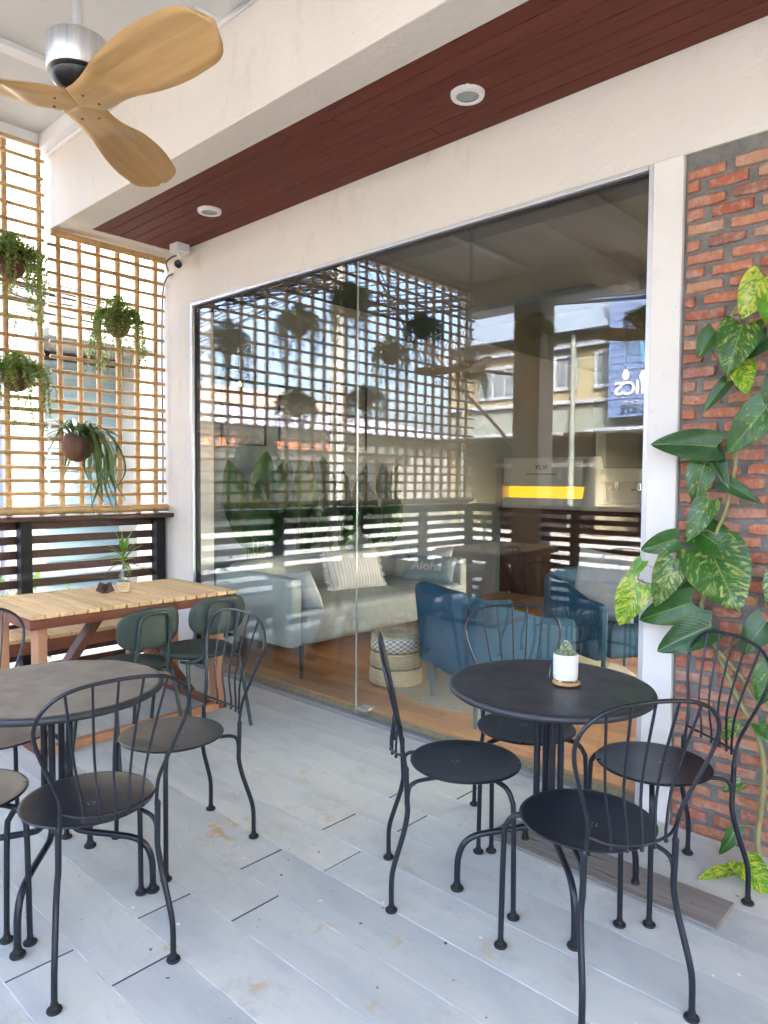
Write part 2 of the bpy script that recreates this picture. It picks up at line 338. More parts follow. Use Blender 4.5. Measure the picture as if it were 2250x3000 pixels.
# ------------------------------------------------------------------ geometry helpers
class MB:
    def __init__(s): s.v = []; s.f = []; s.mi = []; s.uv = {}
    def add(s, vs, fs, mi=0):
        o = len(s.v); s.v += [tuple(v) for v in vs]; s.f += [tuple(i + o for i in f) for f in fs]; s.mi += [mi] * len(fs)
        return o
    def box(s, x0, x1, y0, y1, z0, z1, mi=0, M=None):
        vs = [Vector((x, y, z)) for z in (z0, z1) for y in (y0, y1) for x in (x0, x1)]
        if M: vs = [M @ v for v in vs]
        s.add(vs, [(0, 2, 3, 1), (4, 5, 7, 6), (0, 1, 5, 4), (2, 6, 7, 3), (0, 4, 6, 2), (1, 3, 7, 5)], mi)
        return s
    def beam(s, a, b, w, h, up=(0, 0, 1), mi=0):
        a, b = Vector(a), Vector(b); d = (b - a); L = d.length; d.normalize()
        u = Vector(up); x = d.cross(u)
        if x.length < 1e-4: x = Vector((1, 0, 0))
        x.normalize(); y = x.cross(d)
        M = Matrix((x, d, y)).transposed().to_4x4(); M.translation = a
        return s.box(-w / 2, w / 2, 0, L, -h / 2, h / 2, mi, M)
    def tube(s, pts, r, n=10, mi=0, caps=True):
        pts = [Vector(p) for p in pts]; N = len(pts)
        rs = r if isinstance(r, (list, tuple)) else [r] * N
        t0 = (pts[1] - pts[0]).normalized()
        ref = Vector((0, 0, 1)) if abs(t0.z) < .9 else Vector((1, 0, 0))
        x = t0.cross(ref).normalized(); vs = []; pt = t0
        for i, p in enumerate(pts):
            t = (pts[min(i + 1, N - 1)] - pts[max(i - 1, 0)]).normalized()
            q = pt.rotation_difference(t); x = q @ x; x = (x - t * x.dot(t)).normalized(); y = t.cross(x); pt = t
            for k in range(n):
                a = 2 * pi * k / n; vs.append(p + (x * math.cos(a) + y * math.sin(a)) * rs[i])
        fs = []
        for i in range(N - 1):
            for k in range(n):
                a, b = i * n + k, i * n + (k + 1) % n
                fs.append((a, b, b + n, a + n))
        if caps: fs += [tuple(range(n))[::-1], tuple((N - 1) * n + k for k in range(n))]
        s.add(vs, fs, mi); return s
    def lathe(s, prof, n=32, c=(0, 0, 0), mi=0, sx=1, sy=1):
        vs = []; fs = []; idx = []
        for (r, z) in prof:
            if r < 1e-6: idx.append([len(vs)] * n); vs.append((c[0], c[1], c[2] + z))
            else:
                idx.append(list(range(len(vs), len(vs) + n)))
                for k in range(n):
                    a = 2 * pi * k / n; vs.append((c[0] + r * sx * math.cos(a), c[1] + r * sy * math.sin(a), c[2] + z))
        for i in range(len(prof) - 1):
            A, B = idx[i], idx[i + 1]
            for k in range(n):
                q = (A[k], A[(k + 1) % n], B[(k + 1) % n], B[k]); u = []
                for j in q:
                    if j not in u: u.append(j)
                if len(u) >= 3: fs.append(tuple(u))
        s.add(vs, fs, mi); return s
    def build(s, name, mats, parent=None, smooth=False, bevel=0, loc=None, angle=40, seg=2):
        me = D.meshes.new(name); me.from_pydata(s.v, [], s.f); me.validate()
        if not isinstance(mats, (list, tuple)): mats = [mats]
        for m in mats: me.materials.append(MATS[m])
        if len(mats) > 1 and len(me.polygons) == len(s.mi): me.polygons.foreach_set('material_index', s.mi)
        if s.uv:
            uvl = me.uv_layers.new(name='UVMap')
            for lp in me.loops: uvl.data[lp.index].uv = s.uv.get(lp.vertex_index, (0, 0))
        if smooth:
            me.polygons.foreach_set('use_smooth', [True] * len(me.polygons))
            if angle: me.set_sharp_from_angle(angle=rad(angle))
        o = D.objects.new(name, me); COL.objects.link(o)
        if parent: o.parent = parent
        if loc: o.location = loc
        if bevel:
            b = o.modifiers.new('bevel', 'BEVEL'); b.width = bevel; b.segments = seg; b.limit_method = 'ANGLE'; b.angle_limit = rad(40)
        return o

def spline(pts, k=6):
    P = [Vector(p) for p in pts]; out = []
    for i in range(len(P) - 1):
        a, b, c, d = P[max(i - 1, 0)], P[i], P[i + 1], P[min(i + 2, len(P) - 1)]
        for j in range(k):
            t = j / k; out.append(.5 * (2 * b + (c - a) * t + (2 * a - 5 * b + 4 * c - d) * t * t + (3 * b - a - 3 * c + d) * t ** 3))
    out.append(P[-1]); return out

def tag(o, label=None, cat=None, group=None, kind=None):
    if label: o['label'] = label
    if cat: o['category'] = cat
    if group: o['group'] = group
    if kind: o['kind'] = kind
    return o
def empty(name, loc, rz=0, label=None, cat=None, group=None):
    o = D.objects.new(name, None); COL.objects.link(o); o.location = loc; o.rotation_euler = (0, 0, rz); o.empty_display_size = .1
    return tag(o, label, cat, group)
def copy_tree(o, parent=None):
    c = o.copy(); COL.objects.link(c)
    if parent: c.parent = parent
    for ch in list(o.children): copy_tree(ch, c)
    return c
def place(o, loc, rz, label, group=None):
    o.location = loc; o.rotation_euler = (0, 0, rz); o['label'] = label
    if group: o['group'] = group
def text(name, body, size, mat, parent, loc, rot, ext=.002, align='CENTER', sx=1):
    cu = D.curves.new(name, 'FONT'); cu.body = body; cu.size = size; cu.extrude = ext; cu.align_x = align; cu.align_y = 'CENTER'
    tmp = D.objects.new(name + '_curve', cu); COL.objects.link(tmp); bpy.context.view_layer.update()
    me = D.meshes.new_from_object(tmp.evaluated_get(bpy.context.evaluated_depsgraph_get())); D.objects.remove(tmp); D.curves.remove(cu); me.materials.clear(); me.materials.append(MATS[mat])
    o = D.objects.new(name, me); COL.objects.link(o); o.parent = parent; o.location = loc; o.rotation_euler = rot; o.scale = (sx, 1, 1)
    return o
def struct(o): return tag(o, kind='structure')

# ------------------------------------------------------------------ ground, deck
GZ = -.22
m = MB(); m.add([(-400, -400, GZ - .01), (400, -400, GZ - .01), (400, 400, GZ - .01), (-400, 400, GZ - .01)], [(0, 1, 2, 3)]); struct(m.build('ground', 'asphalt'))
m = MB(); m.box(-5.415, 60, -3.4, -1.45, GZ - .02, -.10); struct(m.build('pavement', 'pavement', bevel=.01))
m = MB(); m.box(-5.415, 60, -12.99, -11.4, GZ - .02, -.10); struct(m.build('pavement', 'pavement', bevel=.01))
m = MB(); m.box(-19.3, -5.42, -22, 12, GZ - .02, -.12); struct(m.build('side_yard', 'pale_concrete', bevel=.01))
m = MB()
for k in range(14): m.add([(x, y, GZ - .004) for x, y in ((-40 + 6 * k, -7.5), (-37 + 6 * k, -7.5), (-37 + 6 * k, -7.35), (-40 + 6 * k, -7.35))], [(0, 1, 2, 3)])
struct(m.build('road_markings', 'road_paint'))
m = MB(); m.box(-5.4, 6, -1.42, 3.02, GZ - .03, -.026); struct(m.build('terrace_slab', 'deck_gap'))  # slab coloured dark so the open board gaps look shaded
m = MB()
rows_z = random.Random(31)
rows = [-1.34 + .2045 * k for k in range(22)]
for k, y in enumerate(rows):
    j0 = -2.128 if k % 2 == 0 else -1.893
    y0, y1 = y + .0018, min(y + .2045 - .0018, 2.985)
    for q in range(-2, 4):
        a, b = max(j0 + q * 2.9 + .0032, -5.36), min(j0 + (q + 1) * 2.9 - .0032, 5.9)
        if b - a > .1: m.box(a, b, y0, y1, -.025, rows_z.uniform(-.0012, 0))
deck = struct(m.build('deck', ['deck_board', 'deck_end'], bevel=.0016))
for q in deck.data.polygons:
    if abs(q.normal.x) > .9: q.material_index = 1   # cut ends coloured dark, joint shade painted onto the boards
m = MB()
for y in rows[1:]: m.box(-5.36, 5.9, y - .0035, y + .0035, -.020, -.0012)
struct(m.build('deck_seams', 'deck_dust'))

# a loose weathered board let into the deck beside the brick wall
m = MB(); nb = 16
for i in range(nb):
    pass
m.box(-1.60, -.71, -.0975, .0975, .003, .013)
pl_ = m.build('weathered_plank', 'old_plank', bevel=.003, loc=(0, 2.455, 0)); pl_.rotation_euler = (0, 0, 0)
tag(pl_, 'weathered grey brown plank lying flat under the chairs by the brick wall', 'plank')

# ------------------------------------------------------------------ cafe building
YW, XL = 3.0, -5.2
SOF, CEIL = 3.215, 3.84
cafe = empty('cafe_building', (0, 3.1, 0), 0, 'cream plastered cafe with a large shop window, brick panel and red wood soffit', 'building')
cafe_off = Matrix.Translation((0, -3.1, 0))
def cp(m, name, mats, parent=None, **kw):
    o = m.build(name, mats, parent or cafe, **kw)
    if parent is None: o.matrix_parent_inverse = cafe_off
    return o
WX0, WX1, WZ1 = -4.785, -1.252, 2.775
m = MB()
m.box(-5.36, WX0 - .024, YW, YW + .2, GZ, 3.7)
m.box(WX0 - .024, 6, YW, YW + .2, WZ1 + .022, 3.7)
cp(m, 'plaster_wall', 'plaster')
m = MB(); m.box(WX1 + .022, -1.105, YW - .012, YW + .2, GZ, WZ1 + .0215)
cp(m, 'pier', 'white_paint', bevel=.004)
# brick panel: every brick is a lump of the panel's one mesh
m = MB(); m.box(-1.1045, 6, YW + .014, YW + .2, GZ, WZ1 + .0215)
brw = cp(m, 'brick_wall', 'mortar')
m = MB(); rb = random.Random(3)
pitch = .0575; z = -.012; row = 0
while z < 2.745:
    x = -1.1 - rb.random() * .0 - (0 if row % 2 else .09) + rb.uniform(-.015, .015)
    while x < 2.2:
        L = rb.uniform(.145, .168); h = rb.uniform(.037, .044); gap = rb.uniform(.016, .026)
        x0 = max(x, -1.098); x1 = x + L
        if x1 - x0 > .03:
            dz = rb.uniform(-.003, .003); pr_ = rb.uniform(-.004, .004); tl = rb.uniform(-.02, .02)
            fy = YW + .002 + pr_; nseg = 4; vs = []; rr_ = .005
            for i in range(nseg + 1):
                u = i / nseg; xx = x0 + (x1 - x0) * u
                e = rr_ if i in (0, nseg) else 0
                jz0, jz1 = rb.uniform(-.0035, .0035), rb.uniform(-.0035, .0035)
                zz = z + dz + tl * (xx - x0)
                vs += [(xx, YW + .03, zz + jz0 - .002), (xx + (e if i == 0 else -e), fy + .004, zz + jz0 + e * .3), (xx + (1.6 * e if i == 0 else -1.6 * e), fy, zz + jz0 + .004), (xx + (1.6 * e if i == 0 else -1.6 * e), fy, zz + h + jz1 - .004),
                       (xx + (e if i == 0 else -e), fy + .004, zz + h + jz1 - e * .3), (xx, YW + .03, zz + h + jz1 + .002)]
            fs = []
            for i in range(nseg):
                for k in range(5):
                    a = i * 6 + k; fs.append((a, a + 6, a + 7, a + 1))
            fs += [(0, 1, 2, 3, 4, 5), tuple(nseg * 6 + k for k in range(5, -1, -1))]
            m.add(vs, fs)
        x = x1 + gap
    z += pitch; row += 1
o = m.build('brick_courses', 'brick', brw)
# roof, beams, soffit
m = MB(); m.box(-5.30, 6, 2.105, 2.312, SOF, CEIL + .2); cp(m, 'roof_beam', 'plaster', bevel=.006)
m = MB(); m.box(-5.30, -4.985, 2.3125, YW - .0005, SOF + .002, SOF + .15); cp(m, 'soffit_border', 'plaster')
m = MB(); bw = (YW - 2.313) / 7
for k in range(7):
    y0 = 2.3135 + k * bw
    for x0, x1 in (((-4.984, -2.9 + .3 * (k % 3)), (-2.897 + .3 * (k % 3), 1.1 - .25 * (k % 2)), (1.103 - .25 * (k % 2), 6))):
        m.box(x0, x1, y0 + .0026, y0 + bw - .0026, SOF + .006, SOF + .024)
cp(m, 'soffit', 'soffit_wood', bevel=.003)
m = MB(); m.box(-4.984, 6, 2.313, YW - .001, SOF + .025, SOF + .05); cp(m, 'soffit_backing', 'gasket')
m = MB(); m.box(-5.30, 6, -1.42, 2.1045, CEIL, CEIL + .2); cp(m, 'ceiling', 'ceiling_white')
m = MB()
def cornice(x0, x1, y0, y1):
    m.box(x0, x1, y0, y1, CEIL - .10, CEIL - .0005)
cornice(-5.295, 6, 2.03, 2.1035); m.box(-5.295, 6, 2.085, 2.1035, CEIL - .125, CEIL - .1005)
m.box(-5.295, -5.17, -1.0, 2.0295, CEIL - .10, CEIL - .0005)
for xb in (-4.2, -2.2, .3, 2.6): m.box(xb - .09, xb + .0, -1.0, 2.0295, CEIL - .035, CEIL - .0005)
cp(m, 'ceiling_trim', 'trim_white', bevel=.004)
m = MB(); m.box(-5.30, 6, -1.36, -1.02, 3.50, CEIL - .0008); m.box(-3.0, -2.72, -1.0195, 2.0295, CEIL - .15, CEIL - .0355 - .002)
cp(m, 'front_beam', 'ceiling_white', bevel=.004)
for xc in (-4.53, -.45, 3.6):
    m = MB(); m.box(xc, xc + .35, -1.35, -1.03, GZ, 3.4995); cp(m, 'column', 'column_paint', bevel=.008)
m = MB(); m.box(-5.30, 6, 2.105, 10.4, CEIL + .2005, CEIL + .3); m.box(-5.36, 6, YW + .0, 10.4, CEIL + .3005, 6.4)
m.box(-5.36, -5.301, YW, 10.4, SOF, CEIL + .3)
cp(m, 'unseen_upper_floor', 'facade_white')  # unseen upper storey, height chosen to keep the terrace in shade
m = MB(); m.box(-5.42, 6.1, -1.6, 2.1, CEIL + .2005, CEIL + .26); cp(m, 'canopy_roof', 'roof_sheet')
m = MB(); m.box(5.6, 6, -1.42, 2.1040, GZ, CEIL - .1255); cp(m, 'added_side_wall', 'plaster')  # unseen wall added to hold back daylight from the right
# interior shell
IF = .06
m = MB()
m.box(-5.15, -4.955, YW + .2005, 10.2, GZ, 3.4)
m.box(-5.15, 6, 10.0, 10.2, GZ, 3.4) if False else (m.box(-4.9545, .3, 10.0, 10.2, GZ, 3.4), m.box(.3005, 5.4995, 10.0, 10.2, GZ, .8), m.box(.3005, 5.4995, 10.0, 10.2, 2.9, 3.4), m.box(5.5, 6, 10.0, 10.2, GZ, 3.4))
m.box(5.8, 6, YW + .2005, 4.2, GZ, 3.4); m.box(5.8, 6, 4.2, 10.0, GZ, .9); m.box(5.8, 6, 9.5, 9.9995, .901, 3.4); m.box(5.8, 6, 4.2005, 9.4995, 2.9, 3.4)
cp(m, 'interior_wall', 'interior_wall')
m = MB(); m.box(.31, 5.49, 10.08, 10.09, .805, 2.895); cp(m, 'added_back_window', 'clear_glass')  # unseen window added to brighten the room
m = MB(); m.box(5.88, 5.89, 4.21, 9.49, .905, 2.895); cp(m, 'added_side_window', 'clear_glass')  # unseen window put in and enlarged to let more daylight inside
m = MB(); m.box(-4.9545, 5.7995, YW + .2005, 9.9995, 3.12, 3.4); m.box(-4.9545, 5.7995, 5.6, 5.85, 2.92, 3.1195); m.box(-2.6, -2.4, 3.3, 9.9, 3.0, 3.1195)
cp(m, 'interior_ceiling', 'interior_ceiling')
m = MB(); m.box(-4.95, 5.79, YW + .045, YW + .2, WZ1 - .0, WZ1 + .021) if False else None
# window: trim frame, gasket, two panes, seam clip
win = D.objects.new('shop_window', None); COL.objects.link(win); win.parent = cafe; win.matrix_parent_inverse = cafe_off
def wp(m, name, mat, **kw): return m.build(name, mat, win, **kw)
m = MB()
m.box(WX0 - .0235, WX0, YW - .008, YW + .05, 0, WZ1 + .0215); m.box(WX1, WX1 + .0215, YW - .008, YW + .05, 0, WZ1 + .0215)
m.box(WX0 + .0005, WX1 - .0005, YW - .008, YW + .05, WZ1, WZ1 + .0215)
fo = wp(m, 'frame', 'aluminium', bevel=.003)
m = MB(); m.box(WX0 - .0236, WX1 + .0214, YW + .0560, YW + .2002, WZ1 - .010, WZ1 + .0214); wp(m, 'head_dark_strip', 'gasket')  # added dark strip that hides the lit lintel underside
m = MB()
m.box(WX0 + .0005, WX0 + .013, YW + .018, YW + .055, 0, WZ1 - .0005); m.box(WX1 - .008, WX1 - .0005, YW + .018, YW + .055, 0, WZ1 - .0005)
m.box(WX0 + .0135, WX1 - .0085, YW + .018, YW + .055, WZ1 - .010, WZ1 - .0005)
wp(m, 'gasket', 'gasket')
SX = -3.031
for a, b in ((WX0 + .0135, SX - .002), (SX + .002, WX1 - .009)):
    m = MB(); m.box(a, b, YW + .030, YW + .040, .012, WZ1 - .0105); wp(m, 'pane', 'window_glass')
m = MB(); m.box(SX - .0018, SX + .0018, YW + .029, YW + .041, .012, WZ1 - .0105); wp(m, 'seam', 'lamp_glass')
m = MB(); m.box(-3.02, -2.93, YW + .022, YW + .0295, .045, .062); m.box(-3.02, -2.93, YW + .0405, YW + .10, .045, .062); wp(m, 'clip', 'rod_steel', bevel=.003)
# floor inside with its raw chipboard edge
m = MB(); rf = random.Random(5); k = 0; y = YW + .065
while y < 9.98:
    y1 = min(y + .13, 9.99); x = -4.95 - rf.random() * 1.2
    while x < 5.78:
        x1 = x + rf.uniform(1.0, 1.6); a, b = max(x, -4.95), min(x1, 5.79)
        if b - a > .03: m.box(a + .0006, b - .0006, y + .0006, y1 - .0006, IF - .015, IF)
        x = x1
    y = y1
struct(m.build('interior_floor', 'floor_wood'))
m = MB(); m.box(-4.95, 5.79, YW + .06, 9.99, GZ, IF - .0155); struct(m.build('floor_underlay', 'chipboard'))
m = MB(); m.box(WX0 + .02, WX1, YW + .002, YW + .058, -.02, .011); struct(m.build('window_sill_channel', 'concrete'))

# ------------------------------------------------------------------ downlights and security camera
def downlight(loc, label):
    e = empty('downlight', loc, 0, label, 'ceiling light', 'round downlights in the wooden soffit')
    m = MB(); m.lathe([(.052, -.012), (.056, -.019), (.074, -.016), (.078, -.006), (.078, .006)], 40); m.build('trim_ring', 'trim_white', e, True)
    m = MB(); m.lathe([(0, -.008), (.054, -.008), (.054, .0)], 40); m.box(.02, .034, .02, .042, -.0105, -.0075); m.build('lens', 'lamp_glass', e, True)
downlight((-1.97, 2.672, SOF + .005), 'round white downlight in the soffit above the middle of the window')
downlight((-4.055, 2.672, SOF + .005), 'round white downlight in the soffit close to the security camera')
e = empty('security_camera', (-4.80, 2.90, SOF), 0, 'small white security camera with black lens under its white junction box', 'camera')
m = MB(); m.box(-.055, .055, -.055, .055, -.062, .004); m.build('junction_box', 'white_plastic', e, bevel=.006)
m = MB(); m.lathe([(.02, -.062), (.022, -.07), (.016, -.074), (.016, -.10), (.022, -.105), (0, -.105)], 20, (0, -.005, 0)); m.build('mount', 'white_plastic', e, True)
d = Vector((.66, -.60, -.46)).normalized(); q = Vector((0, 0, 1)).rotation_difference(d).to_matrix().to_4x4(); q.translation = Vector((0, -.005, -.135)) - d * .035
m = MB(); m.lathe([(0, 0), (.026, .002), (.032, .010), (.032, .062), (.036, .066), (.036, .074), (.030, .075)], 24); m.v = [tuple(q @ Vector(v)) for v in m.v]; bd = m.build('camera_body', 'white_plastic', e, True)
m = MB(); m.lathe([(.0305, .074), (.026, .078), (0, .079)], 24); m.v = [tuple(q @ Vector(v)) for v in m.v]; m.build('lens', 'black_plastic', e, True)
m = MB(); m.tube(spline([(-.01, .0, -.075), (-.07, -.02, -.08), (-.14, -.03, -.11), (-.20, .02, -.15)]), .005, 8); m.build('cable', 'cable', e, True)
tag(MB().tube(spline([(-5.03, 2.975, 3.06), (-5.14, 2.982, 3.04), (-5.20, 2.985, 2.9), (-5.215, 2.985, 2.4), (-5.21, 2.985, 1.8), (-5.215, 2.985, 1.26)]), .006, 8).build('wall_cable', 'cable', smooth=True), 'thin black cable running down the wall beside the trellis', 'cable')

# ------------------------------------------------------------------ ceiling fans
def make_fan():
    e = empty('ceiling_fan', (0, 0, 0), 0, 'x', 'ceiling fan', 'wooden ceiling fans of the terrace')
    L = CEIL - 2.50
    m = MB(); m.lathe([(0, L), (.065, L), (.065, L - .03), (.02, L - .06), (.014, L - .062)], 24); m.build('canopy', 'rod_steel', e, True)
    m = MB(); m.lathe([(.0135, .175), (.0135, L - .05)], 20); m.build('rod', 'rod_steel', e, True)
    m = MB(); m.lathe([(.0145, .205), (.022, .202), (.025, .175), (.03, .168), (.080, .167), (.0825, .162), (.0825, .085), (.079, .078), (.06, .075)], 48); m.build('motor_housing', 'brushed_steel', e, True)
    m = MB(); m.lathe([(.06, .0765), (.072, .068), (.070, .056), (.05, .036), (.035, .028), (.03, .018), (0, .018)], 36); m.build('coupling', 'black_plastic', e, True)
    for k in range(3):
        A = rad(8.5 + 120 * k)
        # blade along +x: narrow root that meets its neighbours at 120 degrees, then a twisted paddle
        NU, NV = 44, 14; m = MB(); top = []; bot = []
        for i in range(NU + 1):
            u = i / NU; x = .0 + .56 * u
            if x < .075: w = min(x * 1.70, .064) + .0005
            else:
                t = min(1, (x - .075) / .30); t = t * t * (3 - 2 * t); w = .0645 + .024 * t - .013 * max(0, (x - .40) / .16)
                t2 = (x - .475) / .0865
                if t2 > 0: w *= math.sqrt(max(.03, 1 - t2 ** 2.6))
            tw = rad(-19) * (1 / (1 + math.exp(-(x - .18) * 30)))
            sh = -.016 * min(1, max(0, (x - .07) / .12))
            for j in range(NV + 1):
                v = 2 * j / NV - 1
                edge = (1 - abs(v) ** 3.5)
                y = v * w + sh
                scoop = .013 * (1 - v * v) * (1 / (1 + math.exp(-(x - .165 - .03 * v) * 150)))
                zc = .004 * (max(0, x - .1) / .46) ** 2
                ca, sa = math.cos(tw), math.sin(tw)
                thb = .010
                zb = (-thb * edge ** .5 + scoop); zt = .010 * edge ** .5 + scoop * .6
                bot.append((x, (y) * ca - zb * sa, zc + y * sa + zb * ca)); top.append((x, y * ca - zt * sa, zc + y * sa + zt * ca))
        o1 = m.add(bot, [(i * (NV + 1) + j, i * (NV + 1) + j + 1, (i + 1) * (NV + 1) + j + 1, (i + 1) * (NV + 1) + j) for i in range(NU) for j in range(NV)])
        o2 = m.add(top, [(i * (NV + 1) + j, (i + 1) * (NV + 1) + j, (i + 1) * (NV + 1) + j + 1, i * (NV + 1) + j + 1) for i in range(NU) for j in range(NV)])
        for i in range(NU):
            for j in (0, NV):
                a, b = i * (NV + 1) + j, (i + 1) * (NV + 1) + j
                m.f.append((o1 + a, o1 + b, o2 + b, o2 + a) if j == 0 else (o1 + a, o2 + a, o2 + b, o1 + b)); m.mi.append(0)
        a0 = NU * (NV + 1); m.f.append(tuple([o1 + a0 + j for j in range(NV + 1)] + [o2 + a0 + j for j in range(NV, -1, -1)])); m.mi.append(0)
        b = m.build('blade', 'fan_wood', e, True, angle=55); b.rotation_euler = (0, 0, A)
        for sx_, sy_ in ((.062, .022), (.062, -.028)):
            s_ = MB(); s_.lathe([(0, -.0125), (.004, -.0122), (.0045, -.009)], 10, (sx_, sy_, 0)); so = s_.build('screw', 'screw', b, True)
    return e
fan = make_fan(); place(fan, (-2.005, .897, 2.50), 0, 'wooden three blade ceiling fan hanging nearest, above the round tables')
f2 = copy_tree(fan); place(f2, (-3.95, .62, 2.50), rad(33), 'wooden three blade ceiling fan seen as a reflection, left side of terrace by the trellis')

# ------------------------------------------------------------------ bamboo trellises and slatted railings
rp = random.Random(11)
def bamboo(a, b, r, n=10):
    a, b = Vector(a), Vector(b); L = (b - a).length; m = MB(); pts = []; rs = []
    t = 0; nodes = []; s = rp.uniform(.05, .25)
    while s < L: nodes.append(s); s += rp.uniform(.22, .36)
    st = sorted(set([0, L] + [x for q in nodes for x in (q - .008, q, q + .008) if 0 < x < L] + [L * k / 6 for k in range(1, 6)]))
    w = Vector((rp.uniform(-1, 1), rp.uniform(-1, 1), rp.uniform(-1, 1))) * .004
    d = (b - a).normalized(); w -= d * w.dot(d)
    for x in st:
        pts.append(a + d * x + w * math.sin(pi * x / L * rp.choice((1, 1)))); rs.append(r * (1.10 if any(abs(x - q) < .001 for q in nodes) else 1.0) * (1 - .06 * x / L))
    m.tube(pts, rs, n); return m
def trellis(y0, y1, z1, rows, cols, label):
    e = empty('bamboo_trellis', (XL, (y0 + y1) / 2, 1.19), 0, label, 'trellis')
    inv = Matrix.Translation((-XL, -(y0 + y1) / 2, -1.19))
    for z in rows:
        a, b = (XL + .03, y0 - rp.uniform(.01, .03), z + rp.uniform(-.006, .006)), (XL + .03, y1 + rp.uniform(.0, .012), z + rp.uniform(-.006, .006))
        if rp.random() < .5: a, b = b, a
        o = bamboo(a, b, rp.uniform(.0125, .0155)).build('horizontal_pole', 'bamboo', e, True); o.matrix_parent_inverse = inv
    for y in cols:
        o = bamboo((XL - .005, y + rp.uniform(-.008, .008), 1.185), (XL - .005, y + rp.uniform(-.008, .008), z1), rp.uniform(.0195, .023)).build('vertical_pole', 'bamboo', e, True); o.matrix_parent_inverse = inv
    return e
zr = [1.337, 1.431, 1.525, 1.625, 1.727, 1.83, 1.924, 2.005, 2.11, 2.215, 2.321, 2.426, 2.555, 2.666, 2.789, 2.906, 3.004, 3.108]
trellis(2.10, 2.975, 3.2, zr, [2.172, 2.312, 2.457, 2.608, 2.762, 2.922], 'short bamboo trellis panel below the soffit, ending at the window wall')
trellis(-1.12, 2.05, 3.83, [z + .004 for z in zr] + [3.21, 3.32, 3.43, 3.54, 3.65, 3.76], [2.03, 1.815, 1.64, 1.48, 1.33, 1.18, 1.03, .88, .73, .57, .41, .25, .09, -.07, -.23, -.39, -.55, -.71, -.87, -1.03], 'tall bamboo trellis reaching up to the white ceiling behind hanging plants')
o = bamboo((XL + .045, 2.09, 3.185), (XL + .045, 2.985, 3.185), .026, 14).build('bamboo_pole', 'bamboo', None, True); tag(o, 'thick bamboo pole along the top of the short trellis under the soffit', 'bamboo pole')
o = bamboo((XL + .055, -1.1, 1.225), (XL + .055, 2.985, 1.225), .031, 14).build('bamboo_pole', 'bamboo', None, True); tag(o, 'long thick bamboo pole lying on the dark ledge below the trellis', 'bamboo pole')

def railing(name, a, b, posts, ledge_w, label, out):
    """slatted railing from a to b (2D); local x runs along it, out = side of the slats"""
    a, b = Vector((*a, 0)), Vector((*b, 0)); L = (b - a).length; ang = math.atan2((b - a).y, (b - a).x)
    e = empty(name, a, ang, label, 'railing')
    for p in posts:
        m = MB(); m.box(p - .05 + .012, p + .05 - .012, -.045, .045, 0, 1.149); m.build('post', 'post_black', e, bevel=.004)
    z = 1.115; k = 0
    while z > .04:
        m = MB(); xs = [0] + [p for p in posts] + [L]
        m.box(.0, L, out * .046, out * .068, z - .029, z + .029); m.build('slat', 'fence_wood', e, bevel=.003); z -= .1035; k += 1
    m = MB(); m.box(-.02, L + .02, -.13, .13, 1.1495, 1.182); m.build('ledge', 'fence_wood', e, bevel=.005)
    return e
railing('slatted_railing', (XL, 2.985), (XL, -1.16), [.05, 1.08, 2.14, 3.2, 4.1], .26, 'dark brown slatted railing with black posts beneath the bamboo trellis', -1)
railing('slatted_railing', (XL + .06, -1.19), (-.5, -1.19), [.3, 1.35, 2.4, 3.45, 4.5], .26, 'dark brown slatted railing along the street front, seen mirrored in the glass', 1)

